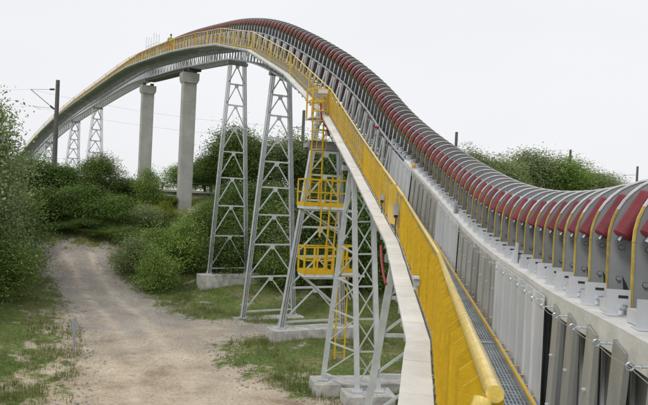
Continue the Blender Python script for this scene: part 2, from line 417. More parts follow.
for k, s in enumerate(S_FR):
    jit = Matrix.Rotation(R.uniform(-.006, .006), 4, 'Z')
    f = cput('idler_frame', pm, s, FM(s + R.uniform(-.01, .01)) @ jit)
    obj('hoop', hm, f); obj('edge_strip', s1, f)
    if s > 17: obj('side_flange', sfm, f)
    if k < 60: obj('edge_strip', s2, f)
    if k < 24:
        for rm in rms: obj('roller', rm, f)
    else: obj('roller_set', rs, f, None, 'stuff')
# brackets that carry the idler frames on the top chord
def bracket_mesh():
    b = MB(); b.box(.90, 1.035, -.045, -.033, 1.056, 1.205); b.box(.89, 1.05, -.10, .02, 1.0535, 1.0585)
    b.box(.93, 1.03, .03, .20, 1.055, 1.13)
    b.tube([(.965, -.09, 1.065), (.965, -.09, 1.085)], .016, 6)
    b.mat = 1; b.box(.965, 1.02, -.0465, -.0448, 1.155, 1.172)
    return b.mesh('bracket', [whitepaint, darkslot])
def bolt_mesh():
    b = MB(); b.tube([(.995, -.10, 1.10), (.995, -.046, 1.10)], .012, 6); b.tube([(.995, -.075, 1.10), (.995, -.047, 1.10)], .022, 6); return b.mesh('bolt', zincm)
bm_, bo_ = bracket_mesh(), bolt_mesh()
for k, s in enumerate(S_FR[:40]):
    o = cput('bracket', bm_, s)
    if k < 40: obj('bolt', bo_, o)
# wall posts and boards on the walkway side
LEAN = math.radians(11)
def post_mesh(hw=.095):
    b = MB(); a, c = -hw, hw
    b.box(.806, .812, a, c, -.25, .985); b.box(.812, .835, a, a + .006, -.25, .985); b.box(.812, .835, c - .006, c, -.25, .985)
    b.mat = 1
    b.box(.785, .806, -.008, .008, .60, .612); b.box(.785, .806, -.008, .008, .20, .212)
    return b.mesh('wall_post', [taupe, whitepaint])
def panel_mesh():
    b = MB(); b.box(.79, .80, -.235, .235, -.2, 1.0)
    b.box(.768, .7898, .195, .235, -.2, 1.0)
    return b.mesh('wall_panel', whitepaint)
def slim_mesh():
    b = MB(); b.box(.80, .806, -.085, .085, -.25, 1.0); b.box(.806, .86, -.085, -.078, -.25, 1.0); return b.mesh('wall_strut', zinc_pale)
po, pow_, pa, slm = post_mesh(), post_mesh(.185), panel_mesh(), slim_mesh()
def inner_mesh():
    b = MB(); b.box(.915, .921, -.19, .19, -.22, .895); b.mat = 1; b.box(.895, .9148, .165, .185, -.22, .895)
    return b.mesh('inner_panel', [galv_dark, zinc_pale])
inm = inner_mesh()
WHITE = [(3.55, 6.2), (9.7, 12.2), (15.9, 18.1)]
for k, s in enumerate(S_FR):
    ss = s + .1
    if s < 18: cput('inner_panel', inm, ss + .22)
    if any(a <= ss <= b for a, b in WHITE): cput('wall_panel', pa, ss)
    elif s < 18 : cput('wall_post', po if s < 3.4 else pow_, ss, FM(ss) @ Matrix.Rotation(R.uniform(-.01, .01), 4, 'Z') @ Matrix.Rotation(LEAN if s < 3.4 else .03, 4, 'X'))
    else:
        cput('wall_strut', slm, ss, FM(ss) @ Matrix.Rotation(LEAN * (1 if k % 2 else -.6), 4, 'X'))
# swept members
def sweep_rect(b, u0, u1, h0, h1, s0, s1, step=.5):
    n = max(1, int(round((s1 - s0) / step))); base = len(b.v)
    for i in range(n + 1):
        s = s0 + (s1 - s0) * i / n
        for (u, h) in ((u0, h0), (u1, h0), (u1, h1), (u0, h1)): b.v.append(tuple(CL @ pt(s, u, h - (EX(s) if h < -.5 else 0))))
    for i in range(n):
        for k in range(4):
            A = base + 4 * i + k; B = base + 4 * i + (k + 1) % 4; b.f.append((A, B, B + 4, A + 4)); b.mi.append(b.mat)
    b.f += [tuple(base + k for k in range(4)), tuple(base + 4 * n + k for k in (3, 2, 1, 0))]; b.mi += [b.mat] * 2
def swept(name, rects, m_, s0=-1.0, s1=143, label=None):
    b = MB()
    for r_ in rects: sweep_rect(b, *r_, s0, s1)
    return obj(name, b.mesh(name, m_), conv, None, None, label)
for k in range(27):          # the top beam comes in six metre lengths with joint gaps
    b = MB(); a, c = -1 + 6 * k, -1 + 6 * k + 5.985
    sweep_rect(b, *((.822, 1.055, .90, 1.052) if a < 16 else (.86, .92, 1.0, 1.045)), a, c, .5); obj('top_beam', b.mesh('top_beam', cream if a < 16 else galv), conv)
    b = MB(); sweep_rect(b, .80, .93, -.93, -.84, a, c, .5); obj('bottom_chord', b.mesh('bottom_chord', galv), conv)
    b = MB(); sweep_rect(b, 2.12, 2.25, -.93, -.84, a, c, .5); sweep_rect(b, 2.05, 2.24, .90, 1.05, a, c, .5); sweep_rect(b, 2.13, 2.25, -.15, -.05, a, c, .5)
    obj('far_side_chord', b.mesh('far_side_chord', galv), conv)
    b = MB(); sweep_rect(b, .80, .90, -.20, -.06, a, c, .5); obj('mid_chord', b.mesh('mid_chord', galv), conv)
for nm, hh in (('carrying_belt', HC), ('return_belt', .5)):
    b = MB(); b.tube([CL @ pt(s, UC, hh) for s in np.arange(-1, 160, .5)], .255, 14); obj(nm, b.mesh(nm, black), conv)
# struts below the deck on the near side, the far side and the bracing joined
def vert_mesh():
    b = MB(); b.box(.815, .875, -.035, -.028, -.838, -.202); b.box(.868, .875, -.028, .035, -.838, -.202); return b.mesh('girder_strut', galv)
vm = vert_mesh()
for k in range(262):
    ss = .3 + .6 * k; f_ = (.636 + EX(ss)) / .636
    cput('girder_strut', vm, ss, FM(ss) @ Matrix.Translation((0, 0, -.202)) @ Matrix.Diagonal((1, 1, f_, 1)) @ Matrix.Translation((0, 0, .202)))
b = MB()
for k in range(266):
    s = -.5 + .6 * k; e = EX(s)
    b.beam(CL @ pt(s, 2.18, -.84 - e), CL @ pt(s, 2.18, .9), .06, .05)
    b.beam(CL @ pt(s, .93, -.885 - e), CL @ pt(s, 2.12, -.885 - e), .06, .07)
    b.beam(CL @ pt(s, .93, -.11), CL @ pt(s, 2.12, -.11), .05, .06)
    if k % 2 == 0:
        b.beam(CL @ pt(s, 2.18, -.86 - e), CL @ pt(s + .6, 2.18, -.12), .04, .04)
        b.beam(CL @ pt(s, .93, -.9 - e), CL @ pt(s + 1.2, 2.12, -.9 - e), .04, .04)
obj('girder_bracing', b.mesh('girder_bracing', galv, False), conv, None, 'stuff')
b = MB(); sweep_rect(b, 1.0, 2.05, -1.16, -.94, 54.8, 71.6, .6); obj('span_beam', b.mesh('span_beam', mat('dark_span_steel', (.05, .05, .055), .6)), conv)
for k in range(3):
    b = MB(); a, c = -1 + 6 * k, -1 + 6 * k + 5.98; sweep_rect(b, .96, 2.08, -.235, -.225, a, c, .5); obj('drip_pan', b.mesh('drip_pan', galv_dark), conv)
# eyebolts and pull cord
def eye_mesh():
    b = MB(); c = Vector((.735, 0, .95))
    b.tube([c + Vector((.017 * math.cos(a), 0, .017 * math.sin(a))) for a in [2 * math.pi * k / 14 for k in range(15)]], .0048, 6, cap=False)
    b.tube([c + Vector((.017, 0, 0)), c + Vector((.15, 0, .008))], .0052, 6); b.tube([c + Vector((.045, 0, -.008)), c + Vector((.05, 0, .014))], .006, 6)
    return b.mesh('eyebolt', zincm)
em = eye_mesh()
es = [1.05 + .5 * k for k in range(-1, 44)]
for s in es: cput('eyebolt', em, s)
b = MB(); b.tube([CL @ pt(s + d, .735, .945 - (.012 if d else 0)) for s in es for d in (0, .25)], .0022, 5); obj('pull_cord', b.mesh('pull_cord', galv_dark), conv)
# small fittings on the top beam
def fit(name, s, fn, mats):
    b = MB(); fn(b); cput(name, b.mesh(name, mats), s)
fit('upright_plate', 5.9, lambda b: (b.box(.93, .945, -.05, .05, 1.053, 1.30), b.box(.90, .98, -.06, .06, 1.0535, 1.06)), whitepaint)
fit('upright_plate', 10.9, lambda b: (b.box(.87, .885, -.06, .06, 1.053, 1.33), b.box(.86, .96, -.06, .06, 1.0535, 1.06)), galv)
def lamp_f(b):
    b.mat = 0; b.box(.83, .93, -.05, .05, 1.054, 1.10); b.mat = 1; b.tube([(.88, 0, 1.10), (.88, 0, 1.13), (.88, 0, 1.17), (.88, 0, 1.2)], .05, 10, rr=[.06, .06, .05, .02])
fit('warning_beacon', 16.0, lamp_f, [galv, mat('amber_lens', (.75, .38, .02), .25)])
def sgn(b):
    b.mat = 1; b.tube([(.78, 0, .75), (.78, 0, 1.12)], .012, 6); b.mat = 0; b.box(.70, .86, -.015, 0, 1.02, 1.10); b.mat = 2; b.box(.70, .86, -.014, 0, 1.10, 1.15); b.mat = 1; b.box(.73, .83, -.05, .03, .72, .82)
fit('emergency_stop_sign', 20.8, sgn, [mat('sign_red', (.55, .02, .03), .4), galv_dark, mat('sign_white', (.75, .75, .75), .4)])

# ------------------------------------------------------------------ WALKWAY
walk = thing('walkway', 'steel grating walkway with yellow toe strip between yellow railing and conveyor wall', 'walkway', F(0)[0])
def wobj(name, b, m_, kind=None, smooth=True): return obj(name, b.mesh(name, m_, smooth), walk, None, kind)
segs = [(a, b_) for a, b_ in zip(NODES[:-1], NODES[1:]) if b_ <= 165]
b = MB()
for a, c in segs:
    far = a > 45
    if far: 
        b.add([CL @ wp(s, u, .0) for s in (a, c - 1e-3) for u in (.02, .74)], [(0, 1, 3, 2)]); continue
    for k in range(22):
        u = .03 + .033 * k; b.beam(CL @ wp(a, u, -.012), CL @ wp(c - 1e-3, u, -.012), .011, .03)
    s = a
    while s < c: b.beam(CL @ wp(s, .02, -.004), CL @ wp(s, .76, -.004), .010, .010); s += .1
b_gr = wobj('grating', b, grate, 'stuff', False)
for i, (a, c) in enumerate(segs):
    b = MB(); b.beam(CL @ wp(a, .765, .03), CL @ wp(c - .01, .765, .03), .012, .12); wobj('toe_board', b, galv)
    b = MB(); b.beam(CL @ wp(a, .745, .085), CL @ wp(c - .01, .745, .085), .022, .022); wobj('toe_strip', b, yellow)
    b = MB(); b.beam(CL @ wp(a, -.02, -.07), CL @ wp(c - .01, -.02, -.07), .02, .16); wobj('stringer', b, galv)
    b = MB(); b.beam(CL @ wp(c, .0, .004), CL @ wp(c, .74, .004), .05, .012); wobj('cross_bar', b, galv)
sb = MB(); sb.tube([(.745, 0, .088), (.82, 0, .092)], .007, 5); sbm = sb.mesh('stub', yellow)
for k in range(110): obj('stub', sbm, walk, CL @ WM(.4 + .35 * k))
bb = MB(); bb.prism([(.80, -.10), (.80, -.24), (-.04, -.15), (-.36, -.15), (-.36, -.10), (-.04, -.10)], 'y', -.006, .006); bb.box(-.36, .80, -.04, .04, -.10, -.088); bb.box(-.36, -.31, -.03, .03, -.17, -.10)
bbm = bb.mesh('bracket_arm', galv)
for k in range(264): obj('bracket_arm', bbm, walk, CL @ WM(.35 + .6 * k))
# a solid underside plate runs along the deck beyond the second tower
b = MB()
for a, c in segs:
    if a > 30: b.beam(CL @ wp(a, .38, -.078), CL @ wp(c - .004, .38, -.078), .74, .01)


# ------------------------------------------------------------------ CABLE TRAY
tray = thing('cable_tray', 'white covered cable tray of short lids running outside the yellow railing', 'cable tray', F(0)[0])
def wR(sv):
    A_ = W(sv - 1e-4); B_ = W(sv + 1e-4); return ((A_[2] + B_[2]) / 2).normalized(), A_[0]
for a, c in segs:
    n = max(1, round((c - a) / .62))
    for k in range(n):
        q0, q1 = a + (c - a) * k / n, a + (c - a) * (k + 1) / n
        if 24.7 < q0 < 25.5: continue
        b = MB(); dz = R.uniform(-.002, .003); du = R.uniform(-.004, .004); vs = []
        for (qq, e) in ((q0, .004), (q1, -.004)):
            Rr, pp = wR(qq); TT = W((q0 + q1) / 2)[1]
            for (u, h) in ((-.36, 0), (-.06, 0), (-.06, -.05), (-.36, -.05)): vs.append(CL @ (pp + Rr * (u + du) + TT * e + Vector((0, 0, h + dz + R.uniform(-.0015, .0015)))))
        b.add(vs, [(0, 1, 5, 4), (1, 2, 6, 5), (2, 3, 7, 6), (3, 0, 4, 7), (0, 3, 2, 1), (4, 5, 6, 7)])
        obj('tray_lid', b.mesh('tray_lid', traym, False), tray)
b = MB()
for a, c in segs: b.beam(CL @ wp(a, -.21, -.09), CL @ wp(c - .004, -.21, -.09), .25, .07)
obj('tray_body', b.mesh('tray_body', galv), tray)

# ------------------------------------------------------------------ YELLOW RAILING
rail = thing('railing', 'yellow steel railing with close upright flat bars along the walkway edge', 'railing', F(0)[0])
def flat_mesh(a=.045, t=.03):
    b = MB(); b.prism([(-a, .03), (t, .03), (t, 1.02), (-a, .955)], 'y', -.004, .004); return b.mesh('baluster', yellow)
fm = flat_mesh(); fm2 = flat_mesh(.022, .022); fm3 = flat_mesh(.012, .012); far_b = MB(); n = 0; s = .3
while s < 160:
    if 13.05 < s < 14.0: s += .25; continue
    if n < 290: obj('baluster', fm if s < 8.5 else fm2 if s < 26 else fm3, rail, CL @ WM(s, True) @ Matrix.Rotation(R.uniform(-.06, .06), 4, 'Z'))
    else:
        M = CL @ WM(s, True); far_b.box(-.012, .012, -.004, .004, .03, 1.0, M)
    n += 1; s += .25 if s < 8.5 else .30
obj('baluster', far_b.mesh('balusters', yellow, False), rail, None, 'stuff')
for i, (a, c) in enumerate(segs):
    A, B = CL @ wp(a, 0, 1.10, True), CL @ wp(c, 0, 1.10, True)
    bmt = MB(); L_ = (B - A).length; nn = 8
    bmt.tube([A.lerp(B, t / nn) + Vector((0, 0, -.008 * math.sin(math.pi * t / nn))) for t in range(nn + 1)], .026, 14)
    obj('top_rail', bmt.mesh('top_rail', railyel_lit), rail)
    for hh, nm in ((.56, 'mid_rail'), (.12, 'toe_rail')):
        b = MB(); b.beam(CL @ wp(a, .036, hh, True), CL @ wp(c - .01, .036, hh, True), .008, .03 if hh > .3 else (.10 if a < 20 else .04)); obj(nm, b.mesh(nm, yellow), rail)
    b = MB(); b.beam(CL @ wp(a + .04, 0, -.05, True), CL @ wp(a + .04, 0, 1.08, True), .05, .05, (0, 1, 0)); obj('rail_post', b.mesh('rail_post', yellow), rail)
    if a < 70:
        b = MB(); mdl = (a + c) / 2; b.beam(CL @ wp(mdl, 0, -.05, True), CL @ wp(mdl, 0, 1.08, True), .05, .05, (0, 1, 0)); obj('rail_post', b.mesh('rail_post', yellow), rail)
# end of the rail nearest the viewer: a cap and the turned down end of the next length
b = MB(); e0 = CL @ pt(-.03, -.045, 1.085); b.tube([e0 + Vector((0, 0, -1.1)), e0 + Vector((0, 0, -.08)), e0 + Vector((.004, 0, -.02)), e0 + Vector((.012, .012, 0.0))], .028, 14); obj('end_post', b.mesh('end_post', railyel_lit), rail)
# solid gate panel, boxes and light fittings on the railing
b = MB(); M = CL @ WM(13.5, True); b.box(-.02, .0, -.46, .46, .05, 1.04, M); obj('gate_panel', b.mesh('gate_panel', mesh_y), rail)
def fit_box(s, u, z0, z1, w_, name='junction_box', dark=True):
    b = MB(); M = CL @ WM(s, True); b.box(u - .10, u - .01, -w_, w_, z0, z1, M)
    b.mat = 1; b.box(u - .09, u - .02, -w_ * .6, w_ * .6, z0 - .07, z0 - .002, M)
    b.mat = 2; b.tube([M @ Vector((u - .05, 0, z0 - .07)), M @ Vector((u - .05, .01, z0 - .3)), M @ Vector((u - .03, .05, z0 - .5))], .012, 6)
    obj(name, b.mesh(name, [galv, darkslot, black]), rail)
fit_box(12.6, -.04, .55, .82, .09); fit_box(14.5, -.04, .35, .50, .07)
def light_f(s):
    b = MB(); M = CL @ WM(s, True)
    b.box(-.14, -.055, -.07, .07, .26, .36, M); b.mat = 1; b.box(-.16, -.06, -.10, .10, .37, .40, M); b.tube([M @ Vector((-.10, 0, .20)), M @ Vector((-.10, 0, .26))], .04, 8)
    obj('light_fitting', b.mesh('light_fitting', [galv, whitepaint]), rail)
light_f(7.6)

# ------------------------------------------------------------------ TOWERS
def tower(s, foot, uL, uR, zL, zR, levels, label, ratio=1.075, lw=.25, m_=towm, depthT=0.0, ut=1.0, group='lattice support towers', topz=None):
    p, T, Rv, U = F(s); h = Vector((T.x, T.y, 0)).normalized()
    base = Vector((p.x, p.y, 0)) + Rv * 1.53; t = thing('support_tower', label, 'tower', (base.x, base.y, (zL + zR) / 2), group)
    L0 = t.location.copy()
    tz = (p + U * (-.93 - EX(s))).z - .30 if topz is None else topz
    def Q(u, z): return Vector((p.x, p.y, 0)) + Rv * u + Vector((0, 0, z)) - L0
    tl, tr, bl, br = Q(ut, tz), Q(2.06, tz), Q(uL, zL), Q(uR, zR)
    for (a, c) in ((tl, bl), (tr, br)):
        b = MB(); d = (a - c).normalized(); x = Rv
        if lw < .24: b.beam(a, c, lw, lw, h)
        b.beam(a, c, .018, lw - .05, h); b.beam(a - x * lw / 2 * .9, c - x * lw / 2 * .9, .016, lw * .9, h); b.beam(a + x * lw / 2 * .9, c + x * lw / 2 * .9, .016, lw * .9, h)
        obj('leg', b.mesh('leg', m_), t)
        b = MB(); b.box(-.22, .22, -.22, .22, -.02, .03, Matrix.Translation(c))
        for q in (-1, 1):
            b.add([c + Rv * q * .2 + Vector((0, 0, .03)), c + Rv * q * .08 + Vector((0, 0, .03)), c + Rv * q * .1 + Vector((0, 0, .4)), c + Rv * q * .2 + h * .02 + Vector((0, 0, .03)), c + Rv * q * .08 + h * .02 + Vector((0, 0, .03)), c + Rv * q * .1 + h * .02 + Vector((0, 0, .4))], [(0, 1, 2), (3, 5, 4), (0, 3, 4, 1), (1, 4, 5, 2), (2, 5, 3, 0)])
            b.tube([c + Rv * q * .16 + h * -.15 + Vector((0, 0, .03)), c + Rv * q * .16 + h * -.15 + Vector((0, 0, .09))], .025, 6)
        obj('base_plate', b.mesh('base_plate', m_), t)
    # levels get taller downwards
    ws = [ratio ** k for k in range(levels)]; tot = sum(ws); acc = 0; ts = [0]
    for k in ws: acc += k; ts.append(acc / tot * .975)
    for k, q in enumerate(ts):
        a, c = tl.lerp(bl, q), tr.lerp(br, q)
        bw = 1.7 if lw > .3 else 1
        if k: b = MB(); b.beam(a + Rv * .1, c - Rv * .1, .09 * bw, .09 * bw); obj('cross_bar', b.mesh('cross_bar', m_), t)
        if k < levels:
            mid = (a + c) / 2; a2, c2 = tl.lerp(bl, ts[k + 1]), tr.lerp(br, ts[k + 1])
            for e in (a2, c2):
                b = MB(); b.beam(mid - Vector((0, 0, .06)), e + (mid - e).normalized() * .12, .065 * bw, .065 * bw); obj('brace', b.mesh('brace', m_), t)
            b = MB(); g = .16; MM = Matrix.Translation(mid) @ Matrix((Rv.to_4d(), h.to_4d(), (0, 0, 1, 0), (0, 0, 0, 1))).transposed()
            MM[3][3] = 1
            b.prism([(-g, .05), (g, .05), (g * .9, -.14), (g * .5, -.27), (-g * .5, -.27), (-g * .9, -.14)], 'y', -.05, -.038)
            b.v = [tuple(mid + Rv * v[0] + h * v[1] + Vector((0, 0, v[2]))) for v in b.v]
            obj('gusset_plate', b.mesh('gusset_plate', m_), t)
    b = MB(); b.beam(tl - Rv * .22 + Vector((0, 0, .10)), tr + Rv * .22 + Vector((0, 0, .10)), .3, .2)
    for e in (tl, tr): b.box(-.1, .1, -.1, .1, .2, .38, Matrix.Translation(e))
    obj('head_beam', b.mesh('head_beam', galv_dark), t)
    return t
tower(44.5, 0, .13, 2.9, -5.75, -5.85, 8, 'grey lattice tower second from the concrete piers, standing on a long white footing') if False else None
tower(44.5, 0, .13, 2.9, -5.80, -5.80, 8, 'tall lattice tower nearest the concrete piers, on the raised footing by the bushes')
tower(36.5, 0, -.2, 3.05, -7.33, -7.33, 9, 'lattice tower on the low footing sunk in grass, second from the concrete piers')
tower(29.5, 0, -.52, 2.8, -6.50, -6.50, 8, 'lattice tower just behind the yellow ladder and platforms')
tower(14.5, 0, -.54, 2.9, -7.30, -7.30, 5, ut=.18, label= 'nearest tower, its left leg leaning across beside the white cable tray', lw=.17)
tower(98.5, 0, -.1, 2.6, -1.2, -1.2, 7, 'far lattice tower left of the concrete piers, rising from the bushes', ratio=1.05, lw=.36)
tower(111.5, 0, -.1, 2.4, -1.3, -1.3, 7, 'far lattice tower right of the railway mast, furthest but two', ratio=1.05, lw=.36)
tower(128, 0, .2, 2.6, -1.5, -1.5, 6, 'far small lattice tower behind the leftmost railway mast', ratio=1.05, lw=.36)

def footing(s, u0, u1, z0, z1, d, label, dT=0.0):
    p, T, Rv, U = F(s); h = Vector((T.x, T.y, 0)).normalized(); c = Vector((p.x, p.y, 0)) + Rv * (u0 + u1) / 2 + h * dT
    b = MB(); L2 = (u1 - u0) / 2; c0 = .03; n = 14; rr = random.Random(int(s * 10 + d * 7))
    # weathered block: chamfered top, slightly uneven faces
    pr = [(-d / 2, z0 - z1), (-d / 2, -c0), (-d / 2 + c0, 0), (d / 2 - c0, 0), (d / 2, -c0), (d / 2, z0 - z1)]
    for i in range(n + 1):
        x = -L2 + 2 * L2 * i / n
        for (y, z) in pr: b.v.append((x, y + rr.uniform(-.008, .008), z + (rr.uniform(-.008, .004) if z > -.5 else 0)))
    k = len(pr)
    for i in range(n):
        for j in range(k): b.f.append((i * k + j, i * k + (j + 1) % k, (i + 1) * k + (j + 1) % k, (i + 1) * k + j)); b.mi.append(0)
    b.f += [tuple(range(k)), tuple(n * k + j for j in reversed(range(k)))]; b.mi += [0, 0]
    o = thing('concrete_footing', label, 'footing', (c.x, c.y, z1), 'concrete footings under the towers', b.mesh('concrete_footing', concrete_w, False))
    o.rotation_euler.z = math.atan2(Rv.y, Rv.x); return o
footing(44.5, -.6, 3.8, -7.2, -5.83, 1.0, 'long pale footing with stained side under the tower nearest the concrete piers')
footing(36.5, -.7, 3.55, -8.3, -7.36, 1.0, 'thin pale footing almost sunk in the grass under the second tower')
footing(29.5, -1.1, 3.4, -8.0, -6.53, 1.1, 'pale footing beside the dirt strip under the tower behind the ladder')
footing(22, -.9, 3.3, -8.2, -7.02, 1.1, 'rear footing of the nearest pair, carrying the trestle with the white legs')
footing(22, .0, 1.8, -8.3, -7.0, 1.0, 'front footing of the nearest pair, under the two white legs', -1.55)
footing(14.5, -1.3, 3.4, -8.3, -7.33, 1.1, 'footing below the frame edge under the nearest tower')

# trestle with the two white legs
p, T, Rv, U = F(22); hh = Vector((T.x, T.y, 0)).normalized(); O = Vector((p.x, p.y, -7.0)) + Rv * 1.2
tr4 = thing('support_trestle', 'white legged trestle with crossed bracing standing close in front of the ladder', 'trestle', O)
def Q4(u, z, d=0): return Vector((p.x, p.y, z)) + Rv * u + hh * d - O
legs = {'a': (Q4(.25, 1.05), Q4(-.46, -6.99)), 'b': (Q4(.12, .75, -1.1), Q4(.51, -6.97, -1.5)), 'c': (Q4(.80, .8, -1.1), Q4(1.30, -6.97, -1.5))}
for k, (a, c) in legs.items():
    b = MB(); mm_ = towm if k in 'ae' else towm_w
    b.beam(a, c, .17, .17, hh); obj('leg', b.mesh('leg', mm_), tr4)
    b = MB(); b.box(-.2, .2, -.2, .2, -.02, .03, Matrix.Translation(c)); 
    for q in (-1, 1): b.box(q * .14 - .02, q * .14 + .02, -.16, -.12, .03, .08, Matrix.Translation(c))
    obj('base_plate', b.mesh('base_plate', mm_), tr4)
def lerp4(k, q): a, c = legs[k]; return a.lerp(c, q)
for i in range(6):
    q0, q1 = .06 + i * .152, .06 + (i + 1) * .152
    for (x, y) in (('a', 'b'), ('b', 'c')):
        b = MB(); b.beam(lerp4(x, q1), lerp4(y, q1), .055, .055); obj('cross_bar', b.mesh('cross_bar', towm), tr4)
    b = MB(); b.beam(lerp4('b', q0), lerp4('c', q1), .04, .045); obj('brace', b.mesh('brace', towm), tr4)
    b = MB(); b.beam(lerp4('c', q0) - hh * .06, lerp4('b', q1) - hh * .06, .04, .045); obj('brace', b.mesh('brace', towm), tr4)
    b = MB(); b.beam(lerp4('b', q0), lerp4('a', q1), .045, .045); obj('brace', b.mesh('brace', towm), tr4)
b = MB(); b.beam(Q4(-.1, 1.12), Q4(2.3, 1.12), .28, .2); b.beam(Q4(.0, .93, -1.1), Q4(1.0, .93, -1.1), .2, .16); obj('head_beam', b.mesh('head_beam', galv), tr4)

# concrete piers
def pier(s, u0, u1, zb, zt, cap, label):
    p, T, Rv, U = F(s); c = Vector((p.x, p.y, 0)) + Rv * (u0 + u1) / 2; w_ = (u1 - u0) / 2
    t = thing('concrete_pier', label, 'pier', (c.x, c.y, zb), 'concrete piers'); t.rotation_euler.z = math.atan2(Rv.y, Rv.x)
    b = MB(); z = 0; H = zt - zb; k = 0; n = 5; dd = .42
    while z < H - .01:
        z2 = min(H, z + 3.0); g = .012 if z2 < H else 0
        b.prism([(-w_, -dd + .08), (-w_ + .08, -dd), (w_ - .08, -dd), (w_, -dd + .08), (w_, dd - .08), (w_ - .08, dd), (-w_ + .08, dd), (-w_, dd - .08)], 'z', z, z2 - g)
        z = z2
    q = w_ - .015; b.box(-q, q, -dd + .015, dd - .015, 0.01, H - .01)
    obj('shaft', b.mesh('shaft', concrete), t)
    b = MB(); b.prism([(-w_ - .02, H - cap), (-w_ - .15, H - cap + .30), (-w_ - .15, H + .02), (w_ + .15, H + .02), (w_ + .15, H - cap + .30), (w_ + .02, H - cap)], 'y', -dd - .12, dd + .12)
    obj('cap', b.mesh('cap', concrete), t)
    b = MB()
    for e in (-.42, .42): b.box(e - .16, e + .16, -.2, .2, H + .02, H + .30)
    obj('bearing', b.mesh('bearing', black), t)
pier(55.2, .52, 1.66, -4.5, 9.98, .85, 'nearer grey concrete pier with flared cap, beside the yellow flowering bush')
pier(71.2, .60, 1.86, -1.5, 11.1, .85, 'farther grey concrete pier with flared cap, its foot hidden behind the parapet')

# ------------------------------------------------------------------ ACCESS LADDERS AND PLATFORMS (left of the walkway near the rail break)
p, T, Rv, U = F(25.5); hh = Vector((T.x, T.y, 0)).normalized()
def A(u, z, d=0): return Vector((p.x, p.y, z)) + Rv * u + hh * d
def ladder(name, label, a, c, width=.42, cage=None, cat='ladder'):
    a = Vector(a); c = Vector(c); t = thing(name, label, cat, c); a = a - c; c0 = Vector((0, 0, 0)); x = Rv * width / 2
    for q in (-1, 1): b = MB(); b.beam(c0 + x * q, a + x * q, .06, .05, hh); obj('stringer', b.mesh('stringer', yellow), t)
    n = int(a.length / .3); rm = MB(); rm.tube([-x, x], .014, 6); rme = rm.mesh('rung', yellow)
    for k in range(1, n): obj('rung', rme, t, Matrix.Translation(a * (k / n)))
    if cage:
        q0, q1 = cage; nh = 6; back = -hh
        for k in range(nh):
            cc = a * (q0 + (q1 - q0) * k / (nh - 1)); b = MB()
            b.tube([cc + Rv * .33 * math.cos(w_) + back * (.08 + .62 * math.sin(w_)) for w_ in [math.pi * j / 12 for j in range(13)]], .022, 6); obj('cage_hoop', b.mesh('cage_hoop', yellow), t)
        for w_ in (.25, .9, 1.57, 2.24, 2.89):
            o_ = Rv * .33 * math.cos(w_) + back * (.08 + .62 * math.sin(w_)); b = MB(); b.beam(a * q0 + o_, a * q1 + o_, .045, .01, Rv); obj('cage_strap', b.mesh('cage_strap', yellow), t)
    return t
ladder('caged_ladder', 'yellow caged ladder dropping from the walkway landing to the upper platform', A(-.40, 4.3), A(-.36, -.38), .5, (.5, .93), 'ladder')
ladder('ladder', 'yellow leaning ladder from the upper platform to the lower platform', A(.68, .95, .35), A(.38, -3.3, .1), .34)
ladder('ladder', 'lowest yellow ladder reaching down to the ground behind the white legs', A(1.15, -2.9, .2), A(1.15, -7.2, .2), .46)
ladder('ladder', 'short yellow ladder hanging under the upper platform', A(.02, -.4, -.3), A(.0, -1.75, -.3), .36)
def platform(label, u0, u1, d0, d1, z, solid=False, rail_h=1.15, under=True):
    t = thing('platform', label, 'platform', A((u0 + u1) / 2, z, (d0 + d1) / 2), 'access platforms'); L0 = t.location.copy()
    def a(u, z_, d): return A(u, z_, d) - L0
    b = MB(); b.beam(a(u0, z - .06, (d0 + d1) / 2), a(u1, z - .06, (d0 + d1) / 2), d1 - d0, .12); obj('floor', b.mesh('floor', cream), t)
    n = 3
    for (ua, da, ub, db) in ((u0, d0, u1, d0), (u0, d1, u1, d1), (u0, d0, u0, d1), (u1, d0, u1, d1)):
        for h_ in (rail_h, .6): b = MB(); b.beam(a(ua, z + h_, da), a(ub, z + h_, db), .05, .055); obj('guard_rail', b.mesh('guard_rail', yellow), t)
        b = MB(); b.beam(a(ua, z + .08, da), a(ub, z + .08, db), .014, .16); obj('toe_board', b.mesh('toe_board', yellow), t)
    for (u, d) in ((u0, d0), (u1, d0), (u0, d1), (u1, d1), ((u0 * 2 + u1) / 3, d0), ((u0 + u1 * 2) / 3, d1)):
        b = MB(); b.beam(a(u, z, d), a(u, z + rail_h, d), .07 if solid else .055, .07 if solid else .055, Rv); obj('guard_post', b.mesh('guard_post', yellow), t)
    if under:
        for d in (d0 + .1, d1 - .1):
            b = MB(); b.beam(a(u0 + .05, z - .16, d), a(u1 + .6, z - .16, d), .06, .1); obj('bearer', b.mesh('bearer', towm), t)
            b = MB(); b.beam(a(u0 + .15, z - .2, d), a(u1 + .2, z - 1.3, d), .06, .06); obj('knee_brace', b.mesh('knee_brace', towm), t)
platform('upper yellow railed platform at the foot of the caged ladder', -.95, .95, -.3, .75, -.45)
platform('lower left yellow railed platform with a white floor edge', -.85, .45, -.45, .5, -3.35, True)
platform('small lower right yellow platform half hidden behind the white legs', .95, 1.45, -.2, .6, -3.3)
b = MB(); b.ibeam(A(-.72, 2.2, .1), A(.9, 2.2, .1), .2, .36, .025); b.ibeam(A(-.72, 2.2, .9), A(.9, 2.2, .9), .2, .36, .025); b.beam(A(-.68, 2.2, .1), A(-.68, 2.2, .9), .16, .2)
thing('support_beam', 'grey double steel beam bracing the caged ladder to the tower', 'beam', (0, 0, 0), None, b.mesh('support_beam', galv_dark))
